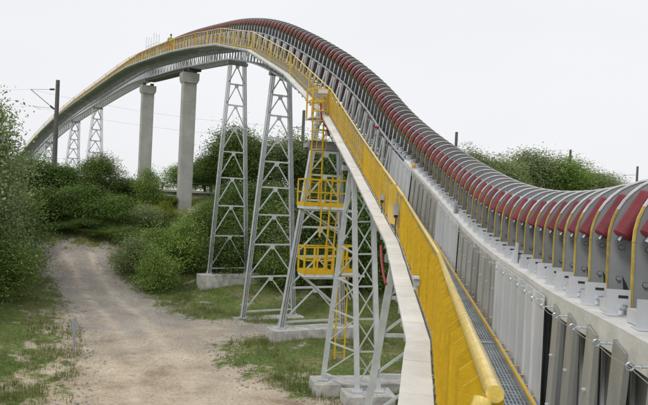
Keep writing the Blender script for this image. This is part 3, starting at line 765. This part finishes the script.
# landing gate frame at the rail break
t = thing('landing_frame', 'yellow landing frame with white lamp where the caged ladder meets the walkway', 'landing frame', A(-.4, 3.4))
L0 = t.location.copy()
for (u, d) in ((-.72, -.1), (-.02, -.1), (-.72, .75), (-.02, .75)):
    b = MB(); b.beam(A(u, 3.3, d) - L0, A(u, 4.62, d) - L0, .06, .06, Rv); obj('post', b.mesh('post', yellow), t)
for z in (4.6, 4.1):
    b = MB(); b.beam(A(-.72, z, -.1) - L0, A(-.02, z, -.1) - L0, .05, .05); b.beam(A(-.72, z, .75) - L0, A(-.02, z, .75) - L0, .05, .05); b.beam(A(-.72, z, -.1) - L0, A(-.72, z, .75) - L0, .05, .05); obj('guard_rail', b.mesh('guard_rail', yellow), t)
b = MB(); b.beam(A(-.38, 3.35, -.15) - L0, A(-.38, 3.35, .8) - L0, .72, .06); obj('floor', b.mesh('floor', cream), t)
b = MB(); b.box(-.2, .2, -.1, .1, 0, .16, Matrix.Translation(A(-.3, 4.38, -.2) - L0)); obj('lamp', b.mesh('lamp', whitepaint), t)
# hoses
b = MB(); pts = [A(-.42, 3.95, -.35), A(-.40, 3.5, -.4), A(-.30, 3.15, -.4), A(-.12, 2.9, -.4), A(.02, 2.6, -.35), A(.05, 2.95, -.2), A(.12, 2.75, -.1), A(.32, 2.72, 0)]
sp = []
for i in range(len(pts) - 1):
    q = [pts[max(i - 1, 0)], pts[i], pts[i + 1], pts[min(i + 2, len(pts) - 1)]]
    for j in range(5):
        t_ = j / 5; sp.append(.5 * ((2 * q[1]) + (-q[0] + q[2]) * t_ + (2 * q[0] - 5 * q[1] + 4 * q[2] - q[3]) * t_ ** 2 + (-q[0] + 3 * q[1] - 3 * q[2] + q[3]) * t_ ** 3))
b.tube(sp, .035, 8); thing('hose', 'red hose looping beside the top of the caged ladder', 'hose', (0, 0, 0), None, b.mesh('hose', redhose))
b = MB(); b.tube([wp(12.6, -.40, -.22), wp(11.9, -.44, -.38), wp(11.1, -.42, -.5), wp(10.5, -.40, -.52)], .03, 8)
thing('hose', 'red hose sagging under the white cable tray', 'hose', (0, 0, 0), None, b.mesh('hose', redhose))

# ------------------------------------------------------------------ PERSON on the far walkway
def person(s, u):
    p, T, Rv, U = W(s); fwd = -Vector((T.x, T.y, 0)).normalized(); rt = Rv; base = p + Rv * u
    t = thing('person', 'person in lime jacket and orange trousers standing on the far walkway holding the rail', 'person', base)
    def Pn(x, y, z): return rt * x + fwd * y + Vector((0, 0, z))
    J = [((0, 0, .95), .15), ((0, 0, 1.15), .15), ((0, .02, 1.36), .16), ((0, .03, 1.48), .07), ((0, .04, 1.56), .06),
         ((-.10, 0, .90), .10), ((-.11, .03, .50), .07), ((-.11, 0, .09), .05), ((-.11, .13, .04), .04),
         ((.10, 0, .90), .10), ((.12, .06, .50), .07), ((.12, .02, .09), .05), ((.12, .15, .04), .04),
         ((-.21, .02, 1.40), .06), ((-.30, .06, 1.14), .05), ((-.34, .24, 1.02), .035),
         ((.21, .02, 1.40), .06), ((.29, .02, 1.12), .05), ((.26, .18, .98), .035)]
    E_ = [(0, 1), (1, 2), (2, 3), (3, 4), (0, 5), (5, 6), (6, 7), (7, 8), (0, 9), (9, 10), (10, 11), (11, 12), (2, 13), (13, 14), (14, 15), (2, 16), (16, 17), (17, 18)]
    def skin(name, sel, m_, grow=0):
        idx = sorted({i for e in sel for i in e}); mp_ = {k: i for i, k in enumerate(idx)}
        me = bpy.data.meshes.new(name); me.from_pydata([Pn(*J[k][0]) for k in idx], [(mp_[a], mp_[b_]) for a, b_ in sel], [])
        me.materials.append(m_); o = obj(name, me, t); o.modifiers.new('skin', 'SKIN'); 
        for i, k in enumerate(idx): me.skin_vertices[0].data[i].radius = (J[k][1] + grow,) * 2
        me.skin_vertices[0].data[0].use_root = True
        sbd = o.modifiers.new('sub', 'SUBSURF'); sbd.levels = 1; sbd.render_levels = 1
    skin('body', E_, skinm)
    skin('jacket', [e for e in E_ if e in ((0, 1), (1, 2), (2, 13), (13, 14), (2, 16), (16, 17))], lime, .018)
    skin('trousers', [e for e in E_ if e in ((0, 5), (5, 6), (6, 7), (0, 9), (9, 10), (10, 11))], orange, .014)
    for nm, m_, r_, c, z0 in (('head', skinm, (.075, .095, .115), (0, .06, 1.66), -2), ('cap', hairm, (.09, .11, .125), (0, .045, 1.685), -.2)):
        b = MB(); n = 12
        vs_ = []
        for i in range(9):
            ph = -math.pi / 2 + math.pi * i / 8
            if nm == 'cap': ph = -.25 + (math.pi / 2 + .25) * i / 8
            for j in range(n):
                a = 2 * math.pi * j / n; vs_.append(Pn(c[0] + r_[0] * math.cos(ph) * math.cos(a), c[1] + r_[1] * math.cos(ph) * math.sin(a), c[2] + r_[2] * math.sin(ph)))
        b.add(vs_, [(i * n + j, i * n + (j + 1) % n, (i + 1) * n + (j + 1) % n, (i + 1) * n + j) for i in range(8) for j in range(n)])
        if nm == 'head': b.add([Pn(-.015, .15, 1.64), Pn(.015, .15, 1.64), Pn(0, .18, 1.635), Pn(0, .15, 1.68)], [(0, 1, 2), (0, 2, 3), (1, 3, 2)])
        obj(nm, b.mesh(nm, m_), t)
person(58.8, .25)

# thin rods standing above the conveyor far along
p, T, Rv, U = F(66); t = thing('scaffold_rods', 'cluster of thin pale rods standing up above the far conveyor', 'scaffold', p)
for k in range(6):
    q = F(66.5 + 1.1 * k); a = q[0] + q[2] * 1.0 + q[3] * 1.0 - p; b = MB(); b.tube([a, a + Vector((0, 0, 1.75 + .2 * (k % 3)))], .02, 5); obj('rod', b.mesh('rod', galv), t)
b = MB(); b.tube([F(66.5)[0] + F(66.5)[2] + Vector((0, 0, 2.0)) - p, F(72)[0] + F(72)[2] + Vector((0, 0, 2.0)) - p], .018, 5); obj('rail', b.mesh('rail', galv), t)

# ------------------------------------------------------------------ RAILWAY: masts, wires, parapet
def mast(x, y, zt, label, r=.17, arm=None, lamp=None, lean=0):
    zb = ter(x, y) - .3; t = thing('railway_mast', label, 'mast', (x, y, zb), 'railway masts'); H = zt - zb
    b = MB(); b.tube([(0, 0, 0), (lean * .5, 0, H * .5), (lean, 0, H)], r, 10, rr=[r * 1.15, r, r * .85]); obj('pole', b.mesh('pole', mastm), t)
    if arm:
        d, = arm
        b = MB(); b.tube([(lean, 0, H - 3.0), (lean + d, 0, H - 1.0)], .045, 6); obj('cantilever', b.mesh('cantilever', galv_dark), t)
        b = MB(); b.tube([(lean, 0, H - .9), (lean + d, 0, H - 1.0)], .022, 6); obj('stay', b.mesh('stay', galv_dark), t)
        b = MB(); b.tube([(lean + d * .12, 0, H - .9), (lean + d * .28, 0, H - .92)], .09, 8); b.tube([(lean + d * .1, 0, H - 2.8), (lean + d * .24, 0, H - 2.52)], .09, 8); obj('insulator', b.mesh('insulator', black), t)
        b = MB(); b.tube([(lean + d * .15, 0, H - 2.75), (lean + d * .9, 0, H - 2.6)], .02, 6); b.tube([(lean + d * .6, 0, H - 2.9), (lean + d * .9, 0, H - 2.6)], .02, 6); obj('registration_arm', b.mesh('registration_arm', galv_dark), t)
    if lamp:
        b = MB(); b.tube([(lean, 0, H - lamp[1]), (lean + lamp[0], 0, H - lamp[1] - .15)], .04, 6); b.box(lean + lamp[0] - .25, lean + lamp[0] + .15, -.08, .08, H - lamp[1] - .28, H - lamp[1] - .1); obj('short_arm', b.mesh('short_arm', galv_dark), t)
mast(-26.28, 58.1, 10.0, 'leftmost railway mast with a cantilever arm, standing in front of the conveyor', .21, (-2.6,))
mast(-2.35, 58.1, 8.2, 'railway mast between the lattice towers and the caged ladder', .17, None, (-1.3, 1.6))
mast(15.1, 70.1, 8.2, 'railway mast behind the conveyor hoops, at the left end of the right hand trees', .19, None, (-1.5, 1.6))
mast(34.6, 85.1, 8.2, 'railway mast rising among the trees on the right', .19, None, (-1.8, 1.3))
mast(58.2, 112, 8.3, 'rightmost railway mast beyond the end of the trees', .22, None, (-2.2, 1.6))
b = MB()
def wire(a, c, sag, n=14): b.tube([Vector(a).lerp(Vector(c), i / n) - Vector((0, 0, sag * 4 * (i / n) * (1 - i / n))) for i in range(n + 1)], .007, 4)
wire((-70, 62, 8.6), (-28.9, 58.1, 9.0), .5); wire((-28.9, 58.1, 9.0), (-3.6, 58.3, 6.6), .6); wire((-70, 62, 6.2), (-28.5, 58.1, 7.4), .4); wire((-28.5, 58.1, 7.3), (-3.6, 58.3, 5.4), .5); wire((-3.6, 58.3, 6.6), (13.5, 70, 6.1), .4)
o = thing('overhead_wire', 'thin overhead railway wires strung between the masts', 'wire', (0, 0, 0), None, b.mesh('overhead_wire', galv_dark))
# parapet with posts along the railway
t = thing('parapet_wall', 'old brown parapet wall with railing along the railway above the bushes', 'wall', (-18, 54.6, -1.6)); L0 = t.location.copy()
for k in range(9):
    x0 = -28 + 2.2 * k
    b = MB(); b.box(x0 + .01, x0 + 2.19, -.15, .15, -1.0, 1.35 - R.uniform(0, .03), Matrix.Translation((18, 0, 0))); obj('wall_block', b.mesh('wall_block', wallm), t)
    b = MB(); b.box(x0, x0 + 2.18, -.22, .22, 1.36, 1.5, Matrix.Translation((18, 0, 0))); obj('coping', b.mesh('coping', concrete), t)
    b = MB(); b.beam((x0 + 18.05, 0, 1.5), (x0 + 18.05, 0, 2.2), .08, .08, (0, 1, 0)); obj('rail_post', b.mesh('rail_post', wallm), t)
for z in (1.85, 2.18):
    b = MB(); b.beam((-10, 0, z), (9.8, 0, z), .05, .05); obj('rail', b.mesh('rail', wallm), t)

# small marker by the track
mx_, my_ = -10.5, 25.8; mz = ter(mx_, my_)
t = thing('track_marker', 'small grey arrow topped marker stake at the left edge of the track', 'marker', (mx_, my_, mz - .1))
b = MB(); b.beam((0, 0, 0), (.01, 0, 1.35), .07, .07, (0, 1, 0)); obj('stake', b.mesh('stake', signm), t)
b = MB(); b.prism([(-.26, 1.25), (-.07, 1.27), (-.07, .95), (.07, .95), (.07, 1.27), (.26, 1.25), (.02, 1.85)], 'y', -.05, -.02); obj('arrow_board', b.mesh('arrow_board', signm), t)

# ------------------------------------------------------------------ VEGETATION
def leafmat(name, c1, c2, c3):
    M = bpy.data.materials.new(name); M.use_nodes = True; t = M.node_tree; b = t.nodes['Principled BSDF']; n = t.nodes.new; l = t.links.new
    a = n('ShaderNodeAttribute'); a.attribute_name = 'tone'
    r = n('ShaderNodeValToRGB'); e = r.color_ramp.elements; e.new(.5)
    for k, (p_, c) in enumerate(((0, c1), (.55, c2), (1, c3))): e[k].position = p_; e[k].color = (*c, 1)
    l(a.outputs['Fac'], r.inputs[0])
    oi = n('ShaderNodeObjectInfo'); mr = n('ShaderNodeMapRange'); mr.inputs[3].default_value = .75; mr.inputs[4].default_value = 1.25; l(oi.outputs['Random'], mr.inputs[0])
    mm = n('ShaderNodeVectorMath'); mm.operation = 'SCALE'; l(r.outputs[0], mm.inputs[0]); l(mr.outputs[0], mm.inputs['Scale'])
    l(mm.outputs[0], b.inputs['Base Color']); b.inputs['Roughness'].default_value = .55; b.inputs['Specular IOR Level'].default_value = .3
    tr = n('ShaderNodeBsdfTranslucent'); ms = n('ShaderNodeMixShader'); ms.inputs[0].default_value = .3; l(mm.outputs[0], tr.inputs[0]); l(b.outputs[0], ms.inputs[1]); l(tr.outputs[0], ms.inputs[2])
    l(ms.outputs[0], t.nodes['Material Output'].inputs[0]); return M
lf_dark = leafmat('dark_leaves', (.048, .085, .021), (.115, .19, .042), (.25, .35, .09))
lf_mid = leafmat('green_leaves', (.075, .13, .027), (.17, .26, .052), (.33, .44, .12))
lf_olive_haze = leafmat('olive_haze_leaves', (.12, .16, .065), (.23, .29, .12), (.40, .46, .23))  # olive leaf colour, paled to paint in the haze over distant trees
lf_yel = leafmat('yellow_green_leaves', (.12, .16, .02), (.25, .30, .03), (.42, .44, .05))
lf_brown = leafmat('brownish_leaves', (.06, .055, .035), (.11, .095, .06), (.17, .15, .10))

def leaves(name, rg, lobes, count, size, m_, wisps=0):
    """leaf faces gathered in clumps through the volume of the lobes: unit = metres"""
    r_ = np.random.RandomState(rg); V_ = []; tone = []
    vol = np.array([l[3] * l[4] * l[5] for l in lobes]) ** .8; vol /= vol.sum(); C = []
    ncl = max(20, count // 22)
    for li, l in enumerate(lobes):
        k = int(ncl * vol[li]) + 3
        d = r_.normal(size=(k, 3)); d /= np.linalg.norm(d, axis=1)[:, None]
        rad = r_.uniform(.35, 1.0, k) ** .45 * (1 + .18 * r_.normal(size=k))
        C.append(np.array(l[:3]) + d * rad[:, None] * np.array(l[3:6]))
    C = np.vstack(C); C = C[C[:, 2] > .03]
    if wisps:
        k = r_.choice(len(C), wisps); top = C[k] * np.array([1.08, 1.08, 1.0]) + np.c_[r_.normal(size=(wisps, 2)) * .25, r_.uniform(.0, .75, wisps)]; C = np.vstack([C, top])
    ct = r_.uniform(0, 1, len(C)); per = max(4, count // len(C))
    cs = r_.uniform(.6, 1.5, len(C)) * size * 2.6
    pos = np.repeat(C, per, 0) + r_.normal(size=(len(C) * per, 3)) * np.repeat(cs, per)[:, None] * np.array([1, 1, .7])
    tn = np.clip(np.repeat(ct, per) * .7 + r_.uniform(0, .45, len(pos)) - .05, 0, 1)
    ok = pos[:, 2] > 0; pos = pos[ok]; tn = tn[ok]; n = len(pos)
    a = r_.normal(size=(n, 3)); a[:, 2] *= .6; a /= np.linalg.norm(a, axis=1)[:, None]
    b_ = r_.normal(size=(n, 3)); b_ -= (a * b_).sum(1)[:, None] * a; b_ /= np.linalg.norm(b_, axis=1)[:, None]
    L = size * r_.uniform(.7, 1.4, n)[:, None]; Wd = L * r_.uniform(.4, .65, n)[:, None]
    v = np.stack([pos - a * L / 2, pos + b_ * Wd / 2, pos + a * L / 2, pos - b_ * Wd / 2], 1).reshape(-1, 3)
    me = bpy.data.meshes.new(name); me.vertices.add(4 * n); me.loops.add(4 * n); me.polygons.add(n)
    me.vertices.foreach_set('co', v.ravel()); me.loops.foreach_set('vertex_index', np.arange(4 * n)); me.polygons.foreach_set('loop_start', np.arange(n) * 4); me.polygons.foreach_set('loop_total', np.full(n, 4))
    me.update(calc_edges=True); at = me.attributes.new('tone', 'FLOAT', 'FACE'); at.data.foreach_set('value', tn.astype(np.float32)); me.materials.append(m_); return me

def trunk_mesh(rg, H, lobes, r0_):
    rr = random.Random(rg); b = MB(); top = Vector((rr.uniform(-.1, .1) * H, rr.uniform(-.1, .1) * H, H * .75)); mid = Vector((rr.uniform(-.04, .04) * H, rr.uniform(-.04, .04) * H, H * .35))
    b.tube([(0, 0, -.4), (0, 0, 0), mid * .5, mid, mid.lerp(top, .5), top], r0_, 8, rr=[r0_ * 1.4, r0_ * 1.2, r0_, r0_ * .8, r0_ * .5, r0_ * .15])
    for l in lobes:
        c = Vector(l[:3]); s0 = mid.lerp(top, rr.uniform(-.5, .5)) if c.z > H * .35 else mid * rr.uniform(.5, .9)
        b.tube([s0, s0.lerp(c, .5) + Vector((0, 0, .1)), c], r0_ * .4, 6, rr=[r0_ * .45, r0_ * .3, r0_ * .08])
        for k in range(3): e = c + Vector((rr.uniform(-1, 1) * l[3], rr.uniform(-1, 1) * l[4], rr.uniform(0, 1) * l[5])) * .7; b.tube([c.lerp(s0, .3), e], r0_ * .12, 5, rr=[r0_ * .2, r0_ * .04])
    return b.mesh('trunk', bark)
def lobes_for(rg, H, Wd, n, low=.35):
    rr = random.Random(rg); o = []
    for k in range(n):
        a = rr.uniform(0, 6.28); q = rr.uniform(.15, .75) * Wd / 2; z = H * rr.uniform(low, .82); sr = Wd * rr.uniform(.13, .30)
        if z > H * .65: q *= .55
        o.append((q * math.cos(a), q * math.sin(a), z, sr, sr, sr * rr.uniform(.6, .85)))
    o.append((0, 0, H * .86, Wd * .2, Wd * .2, H * .13)); o.append((0, 0, H * .55, Wd * .38, Wd * .38, H * .28)); return o
VAR = {}
def variant(kind, k):
    key = (kind, k)
    if key in VAR: return VAR[key]
    if kind == 'tree': H, Wd, n, cnt, sz, m_, lo = 8, 6, 19, 22000, .17, [lf_mid, lf_dark, lf_olive_haze][k % 3], .30
    if kind == 'bigtree': H, Wd, n, cnt, sz, m_, lo = 10, 7, 26, 60000, .15, lf_mid if k % 2 else lf_olive_haze, .18
    if kind == 'bush': H, Wd, n, cnt, sz, m_, lo = 4, 4.4, 17, 16000, .125, [lf_dark, lf_mid, lf_dark, lf_olive_haze][k % 4], .08
    if kind == 'yellow': H, Wd, n, cnt, sz, m_, lo = 2, 2.6, 5, 5000, .07, lf_yel, .15
    if kind == 'brown': H, Wd, n, cnt, sz, m_, lo = 3, 3, 6, 3500, .08, lf_brown, .15
    rg = hash((kind == 'bush', kind == 'tree', k, H)) % 1000; lb = lobes_for(rg, H, Wd, n, lo)
    VAR[key] = (leaves('crown', rg, lb, cnt, sz, m_, wisps=60 if kind in ('tree', 'bigtree') else 34), trunk_mesh(rg + 1, H, lb, H * .018 + .03), H, Wd); return VAR[key]
def plant(kind, k, x, y, top, wd, label, group=None):
    cm, tm, H, Wd = variant(kind, k); z = ter(x, y); sz = (top - z) / H; sx = wd / Wd
    nm = {'tree': 'tree', 'bigtree': 'tree', 'bush': 'bush', 'yellow': 'bush', 'brown': 'bush'}[kind]
    t = thing(nm, label, nm, (x, y, z), group); t.rotation_euler.z = R.uniform(0, 6.28); t.scale = (sx, sx, sz)
    obj('trunk', tm, t); obj('crown', cm, t)
G1, G2, G3, G4 = 'trees along the railway behind the towers', 'bushes on the bank beyond the track', 'trees behind the conveyor hoops on the right', 'bushes at the left edge of the track'
PL = [
 ('bigtree', 0, -20.0, 34.0, 5.40, 6.8, 'big loose tree at the left edge of the picture reaching above the conveyor end', G4),
 ('bigtree', 1, -20.6, 30.5, 1.10, 6.60, 'leafy green tree low at the left edge in front of the big loose tree', G4),
 ('bush', 0, -20.6, 38.0, -0.50, 5.75, 'dark bush below the big tree at the left edge of the track', G4),
 ('bush', 1, -18.1, 32.4, -2.70, 4.83, 'round green bush hanging over the left edge of the gravel', G4),
 ('bush', 2, -18.6, 28.0, -2.30, 5.75, 'dark bush filling the left picture edge beside the grass', G4),
 ('bush', 3, -22.8, 41.5, 0.00, 5.75, 'greyish olive bush behind the left edge bushes', G4),
 ('bush', 0, -23.6, 45.0, -1.00, 4.60, 'dark bush closing the left side of the track at its far end', G4),
 ('tree', 1, -24.6, 50.6, 2.50, 6.60, 'dark tree left of the leftmost railway mast', G2),
 ('bush', 2, -22.3, 51.0, 1.50, 4.60, 'dark bush just right of the leftmost railway mast', G2),
 ('tree', 0, -19.3, 51.0, 2.80, 4.08, 'young tree with a pointed top in front of the far lattice towers', G2),
 ('bush', 0, -17.2, 51.5, 0.80, 3.91, 'dark bush under the parapet left of the farther concrete pier', G2),
 ('bush', 1, -15.0, 51.0, 1.80, 2.99, 'upright green bush left of the foot of the farther concrete pier', G2),
 ('bush', 2, -19.6, 48.8, 0.00, 4.83, 'largest round dark bush at the far end of the track', G2),
 ('bush', 0, -16.8, 48.6, -0.70, 4.14, 'dark bush right of the largest round one at the track end', G2),
 ('bush', 2, -22.0, 48.0, -0.40, 4.37, 'shadowy bush left of the largest round one at the track end', G2),
 ('bush', 3, -14.4, 48.4, -1.30, 3.45, 'olive bush between the track end and the yellow flowering bush', G2),
 ('yellow', 0, -13.1, 49.6, -0.95, 2.50, 'bright yellow flowering bush left of the nearer concrete pier', None),
 ('brown', 0, -17.9, 52.2, 0.30, 2.20, 'bare brownish shrub against the parapet wall', None),
 ('brown', 1, -9.8, 49.6, -2.20, 2.60, 'brownish scrub right of the nearer concrete pier foot', None),
 ('tree', 1, -10.6, 56.0, 4.10, 4.80, 'tree just right of the nearer concrete pier', G1),
 ('tree', 0, -8.2, 56.2, 6.30, 6.72, 'tallest tree seen through the tower nearest the concrete piers', G1),
 ('tree', 1, -5.9, 55.6, 5.20, 6.00, 'dark tree seen between the first two lattice towers', G1),
 ('tree', 2, -3.0, 54.4, 5.80, 6.48, 'olive tree seen through the second lattice tower', G1),
 ('tree', 0, -.8, 54.6, 5.20, 5.52, 'tree left of the mast by the caged ladder', G1),
 ('tree', 1, 1.6, 52.6, 4.50, 6.00, 'dark tree behind the caged ladder', G1),
 ('tree', 0, 4.6, 52.0, 3.90, 6.00, 'tree behind the railing right of the caged ladder', G1),
 ('bush', 1, -9.9, 44.6, -2.20, 4.60, 'fresh green bush left of the tower nearest the concrete piers', G2),
 ('bush', 1, -12.0, 43.4, -2.70, 4.14, 'bright green bush right of the track beyond the towers', G2),
 ('bush', 0, -8.0, 47.4, -0.90, 4.60, 'dark bush behind the tower nearest the concrete piers', G2),
 ('bush', 2, -5.9, 48.0, 0.70, 5.06, 'tall dark bush seen through the tower nearest the concrete piers', G2),
 ('bush', 0, -4.6, 45.8, -0.70, 5.06, 'dark bush between the first and second lattice tower', G2),
 ('bush', 3, -2.4, 45.4, -0.30, 5.06, 'olive bush seen through the second lattice tower', G2),
 ('bush', 2, -.4, 44.6, 0.60, 5.29, 'dark bush behind the tower by the ladder', G2),
 ('bush', 0, 1.8, 43.6, 1.20, 5.52, 'dark bush behind the lower left platform', G2),
 ('bush', 1, 4.0, 42.6, -0.10, 5.52, 'green bush behind the white legs of the trestle', G2),
 ('bush', 2, 6.6, 42.0, 0.10, 5.75, 'dark bush hidden mostly behind the cable tray', G2),
 ('bush', 3, -13.3, 42.2, -3.40, 3.22, 'low greyish bush at the right edge of the gravel', G2),
 ('bush', 1, -11.3, 40.6, -4.00, 3.22, 'low weedy bush on the bank right of the gravel', G2),
 ('bush', 0, -6.8, 43.6, -2.70, 3.91, 'low dark bush above the long raised footing', G2),
 ('bush', 1, -2.8, 42.4, -3.30, 3.91, 'low green bush behind the second lattice tower', G2),
 ('bush', 2, .3, 41.2, -3.00, 4.14, 'low dark bush behind the tower by the ladder', G2),
 ('tree', 2, 18.2, 76.0, 7.20, 8.40, 'pale olive tree right of the mast behind the conveyor hoops', G3),
 ('tree', 2, 22.6, 78.0, 6.40, 8.40, 'lower olive tree second from the left on the right side', G3),
 ('tree', 5, 28.0, 82.0, 7.80, 9.60, 'broad green tree with the highest crown on the right side', G3),
 ('tree', 0, 32.6, 82.5, 7.10, 8.40, 'green tree just left of the mast among the right hand trees', G3),
 ('tree', 2, 37.2, 87.0, 6.20, 9.00, 'olive tree just right of the mast among the right hand trees', G3),
 ('tree', 5, 42.0, 90.5, 5.40, 8.40, 'low sloping tree near the right end of the row', G3),
 ('tree', 2, 46.8, 94.0, 4.10, 7.20, 'last low tree of the right hand row', G3),
 ('tree', 2, 59.6, 108.0, 5.80, 7.20, 'olive tree at the right picture edge beside the last mast', G3),
 ('tree', 2, 13.6, 73.0, 5.10, 7.20, 'pale tree behind the hoops left of the right hand row', G3),
 ('tree', 0, -13.4, 57.6, 2.6, 5.0, 'low tree between the two concrete piers beyond the parapet', G1),
 ('bush', 1, -8.6, 50.2, -.3, 4.2, 'green bush right beside the foot of the nearer concrete pier', G2),
 ('tree', 2, -12.0, 60.5, 3.4, 5.0, 'olive tree showing just behind the nearer concrete pier', G1),
 ('bush', 2, -18.6, 47.2, -2.6, 3.6, 'dark bush in the middle of the far end of the track', G2),
 ('bush', 1, -14.9, 46.6, -3.0, 3.0, 'fresh green bush right of the track end below the olive one', G2),
 ('bush', 2, -13.6, 51.8, -.6, 3.0, 'dark low bush between the yellow flowering bush and the parapet', G2),
 ('bush', 0, -20.2, 47.4, -2.9, 3.6, 'low dark bush closing the far end of the track', G2),
 ('bush', 1, -17.0, 47.0, -3.2, 3.0, 'low green bush at the right corner of the track end', G2),
 ('tree', 1, -28.5, 49.0, 3.4, 6.5, 'dark tree standing where the conveyor sinks out of sight', G2),
 ('tree', 0, -32.5, 52.0, 3.0, 6.5, 'tree behind the big loose tree at the left picture edge', G2),
 ('bush', 1, -25.0, 46.5, -.6, 4.6, 'green bush below the leftmost railway mast', G2),
 #('bush', 0, -12.2, 53.2, .6, 3.6, 'dark bush between the two concrete piers by the parapet', G2),
 ('bush', 1, -10.2, 47.0, -2.0, 3.6, 'green bush below the nearer concrete pier', G2),
 ('bush', 0, -7.8, 52.0, .8, 4.4, 'dark bush right of the nearer concrete pier', G2),
 ('bush', 2, -4.0, 50.6, .9, 5.0, 'dark high bush under the railway trees between two towers', G2),
 ('bush', 0, .0, 49.4, .8, 5.0, 'dark high bush under the railway trees by the ladder tower', G2),
 ('tree', 1, 9.0, 66.0, 4.10, 7.20, 'dark tree hidden behind the conveyor wall', G3),
]
for k in PL: plant(*k)
# far off wood closing the horizon, one mass
big = []
for k in range(90):
    x = -190 + k * 4.6 + R.uniform(-2, 2); y = 130 + abs(x) * .25 + R.uniform(-8, 8); sz = R.uniform(2.2, 4.2)
    big.append((x, y, -2 + sz * .5, sz * 1.3, sz, sz * .75))
o = setting('far_wood', leaves('far_wood', 5, big, 60000, .42, lf_olive_haze), 'stuff')

# grass, weeds and stones
r_ = np.random.RandomState(3)
def scatter(name, n, xr, yr, test, hgt, wd, m_, seed):
    r_ = np.random.RandomState(seed); Vv = []; Tn = []; c = 0; tries = 0
    while c < n and tries < n * 6:
        tries += 1
        y = yr[0] + (yr[1] - yr[0]) * r_.rand() ** 1.25; x = xr[0] + (xr[1] - xr[0]) * r_.rand()
        k = test(x, y)
        if k <= 0 or r_.rand() > k: continue
        z = ter(x, y) - .02; tone = .5 + .5 * noise.noise(Vector((x * .5, y * .5, 1)))
        h0 = hgt * (.6 + .8 * max(0, noise.noise(Vector((x * .3 + 9, y * .3, 4))) + .4))
        for j in range(5):
            a = r_.rand() * 6.28; bx, by = x + r_.normal() * .09, y + r_.normal() * .09; h = h0 * (.5 + r_.rand()); ln = h * .45 * r_.rand()
            dx, dy = math.cos(a), math.sin(a); w_ = wd * (.6 + .8 * r_.rand())
            Vv += [(bx - dy * w_, by + dx * w_, z), (bx + dy * w_, by - dx * w_, z), (bx + dx * ln, by + dy * ln, z + h)]; Tn.append(min(1, max(0, tone + r_.normal() * .18)))
        c += 1
    m__ = len(Tn); me = bpy.data.meshes.new(name); me.vertices.add(3 * m__); me.loops.add(3 * m__); me.polygons.add(m__)
    me.vertices.foreach_set('co', np.array(Vv).ravel()); me.loops.foreach_set('vertex_index', np.arange(3 * m__)); me.polygons.foreach_set('loop_start', np.arange(m__) * 3); me.polygons.foreach_set('loop_total', np.full(m__, 3))
    me.update(calc_edges=True); at = me.attributes.new('tone', 'FLOAT', 'FACE'); at.data.foreach_set('value', np.array(Tn, dtype=np.float32)); me.materials.append(m_)
    return setting(name, me, 'stuff')
lf_grass = leafmat('grass_blades', (.10, .14, .035), (.18, .235, .06), (.38, .37, .18))
def gtest(x, y):
    d = pathd(x, y)
    if d < .05: return .02 if d > -.8 else 0
    v = noise.noise(Vector((x * .35, y * .35, 0))) + .5 * noise.noise(Vector((x * 1.3, y * 1.3, 5)))
    bare = .55 if (x < -8 and y < 34) or (y < 28) else .0
    return min(1, max(0, .85 + v * 1.5 - bare)) * min(1, .35 + d * .6)
scatter('grass', 42000, (-20, 12), (17, 50), gtest, .13, .008, lf_grass, 11)
scatter('weeds', 3000, (-20, 10), (20, 50), lambda x, y: (1 if .1 < pathd(x, y) < 2.5 and noise.noise(Vector((x * .5, y * .5, 7))) > .0 else .12 * (pathd(x, y) > .2)), .26, .014, lf_grass, 12)
lf_dry = leafmat('dry_stems', (.16, .13, .075), (.27, .23, .13), (.42, .37, .24))
scatter('dry_stems', 2600, (-20, 8), (17, 46), lambda x, y: (.0 if pathd(x, y) < .1 else (.9 if noise.noise(Vector((x * .4 + 3, y * .4, 2))) > .1 else .1)), .34, .007, lf_dry, 21)
b = MB(); rr = random.Random(4); n = 0
while n < 2600:
    x, y = rr.uniform(-20, 1), rr.uniform(17, 46); d = pathd(x, y)
    if d > .8: continue
    n += 1; q = rr.uniform(.018, .055) * (1.4 if d > -.8 else 1); z = pz(x, y) + .02
    b.add([(x - q, y, z), (x, y - q * .8, z), (x + q, y, z), (x, y + q * .8, z), (x + rr.uniform(-.3, .3) * q, y, z + q * .8)], [(0, 1, 4), (1, 2, 4), (2, 3, 4), (3, 0, 4)])
setting('loose_stones', b.mesh('loose_stones', mat('stone', (.42, .39, .34), .9, 0, .3, 3), False), 'stuff')
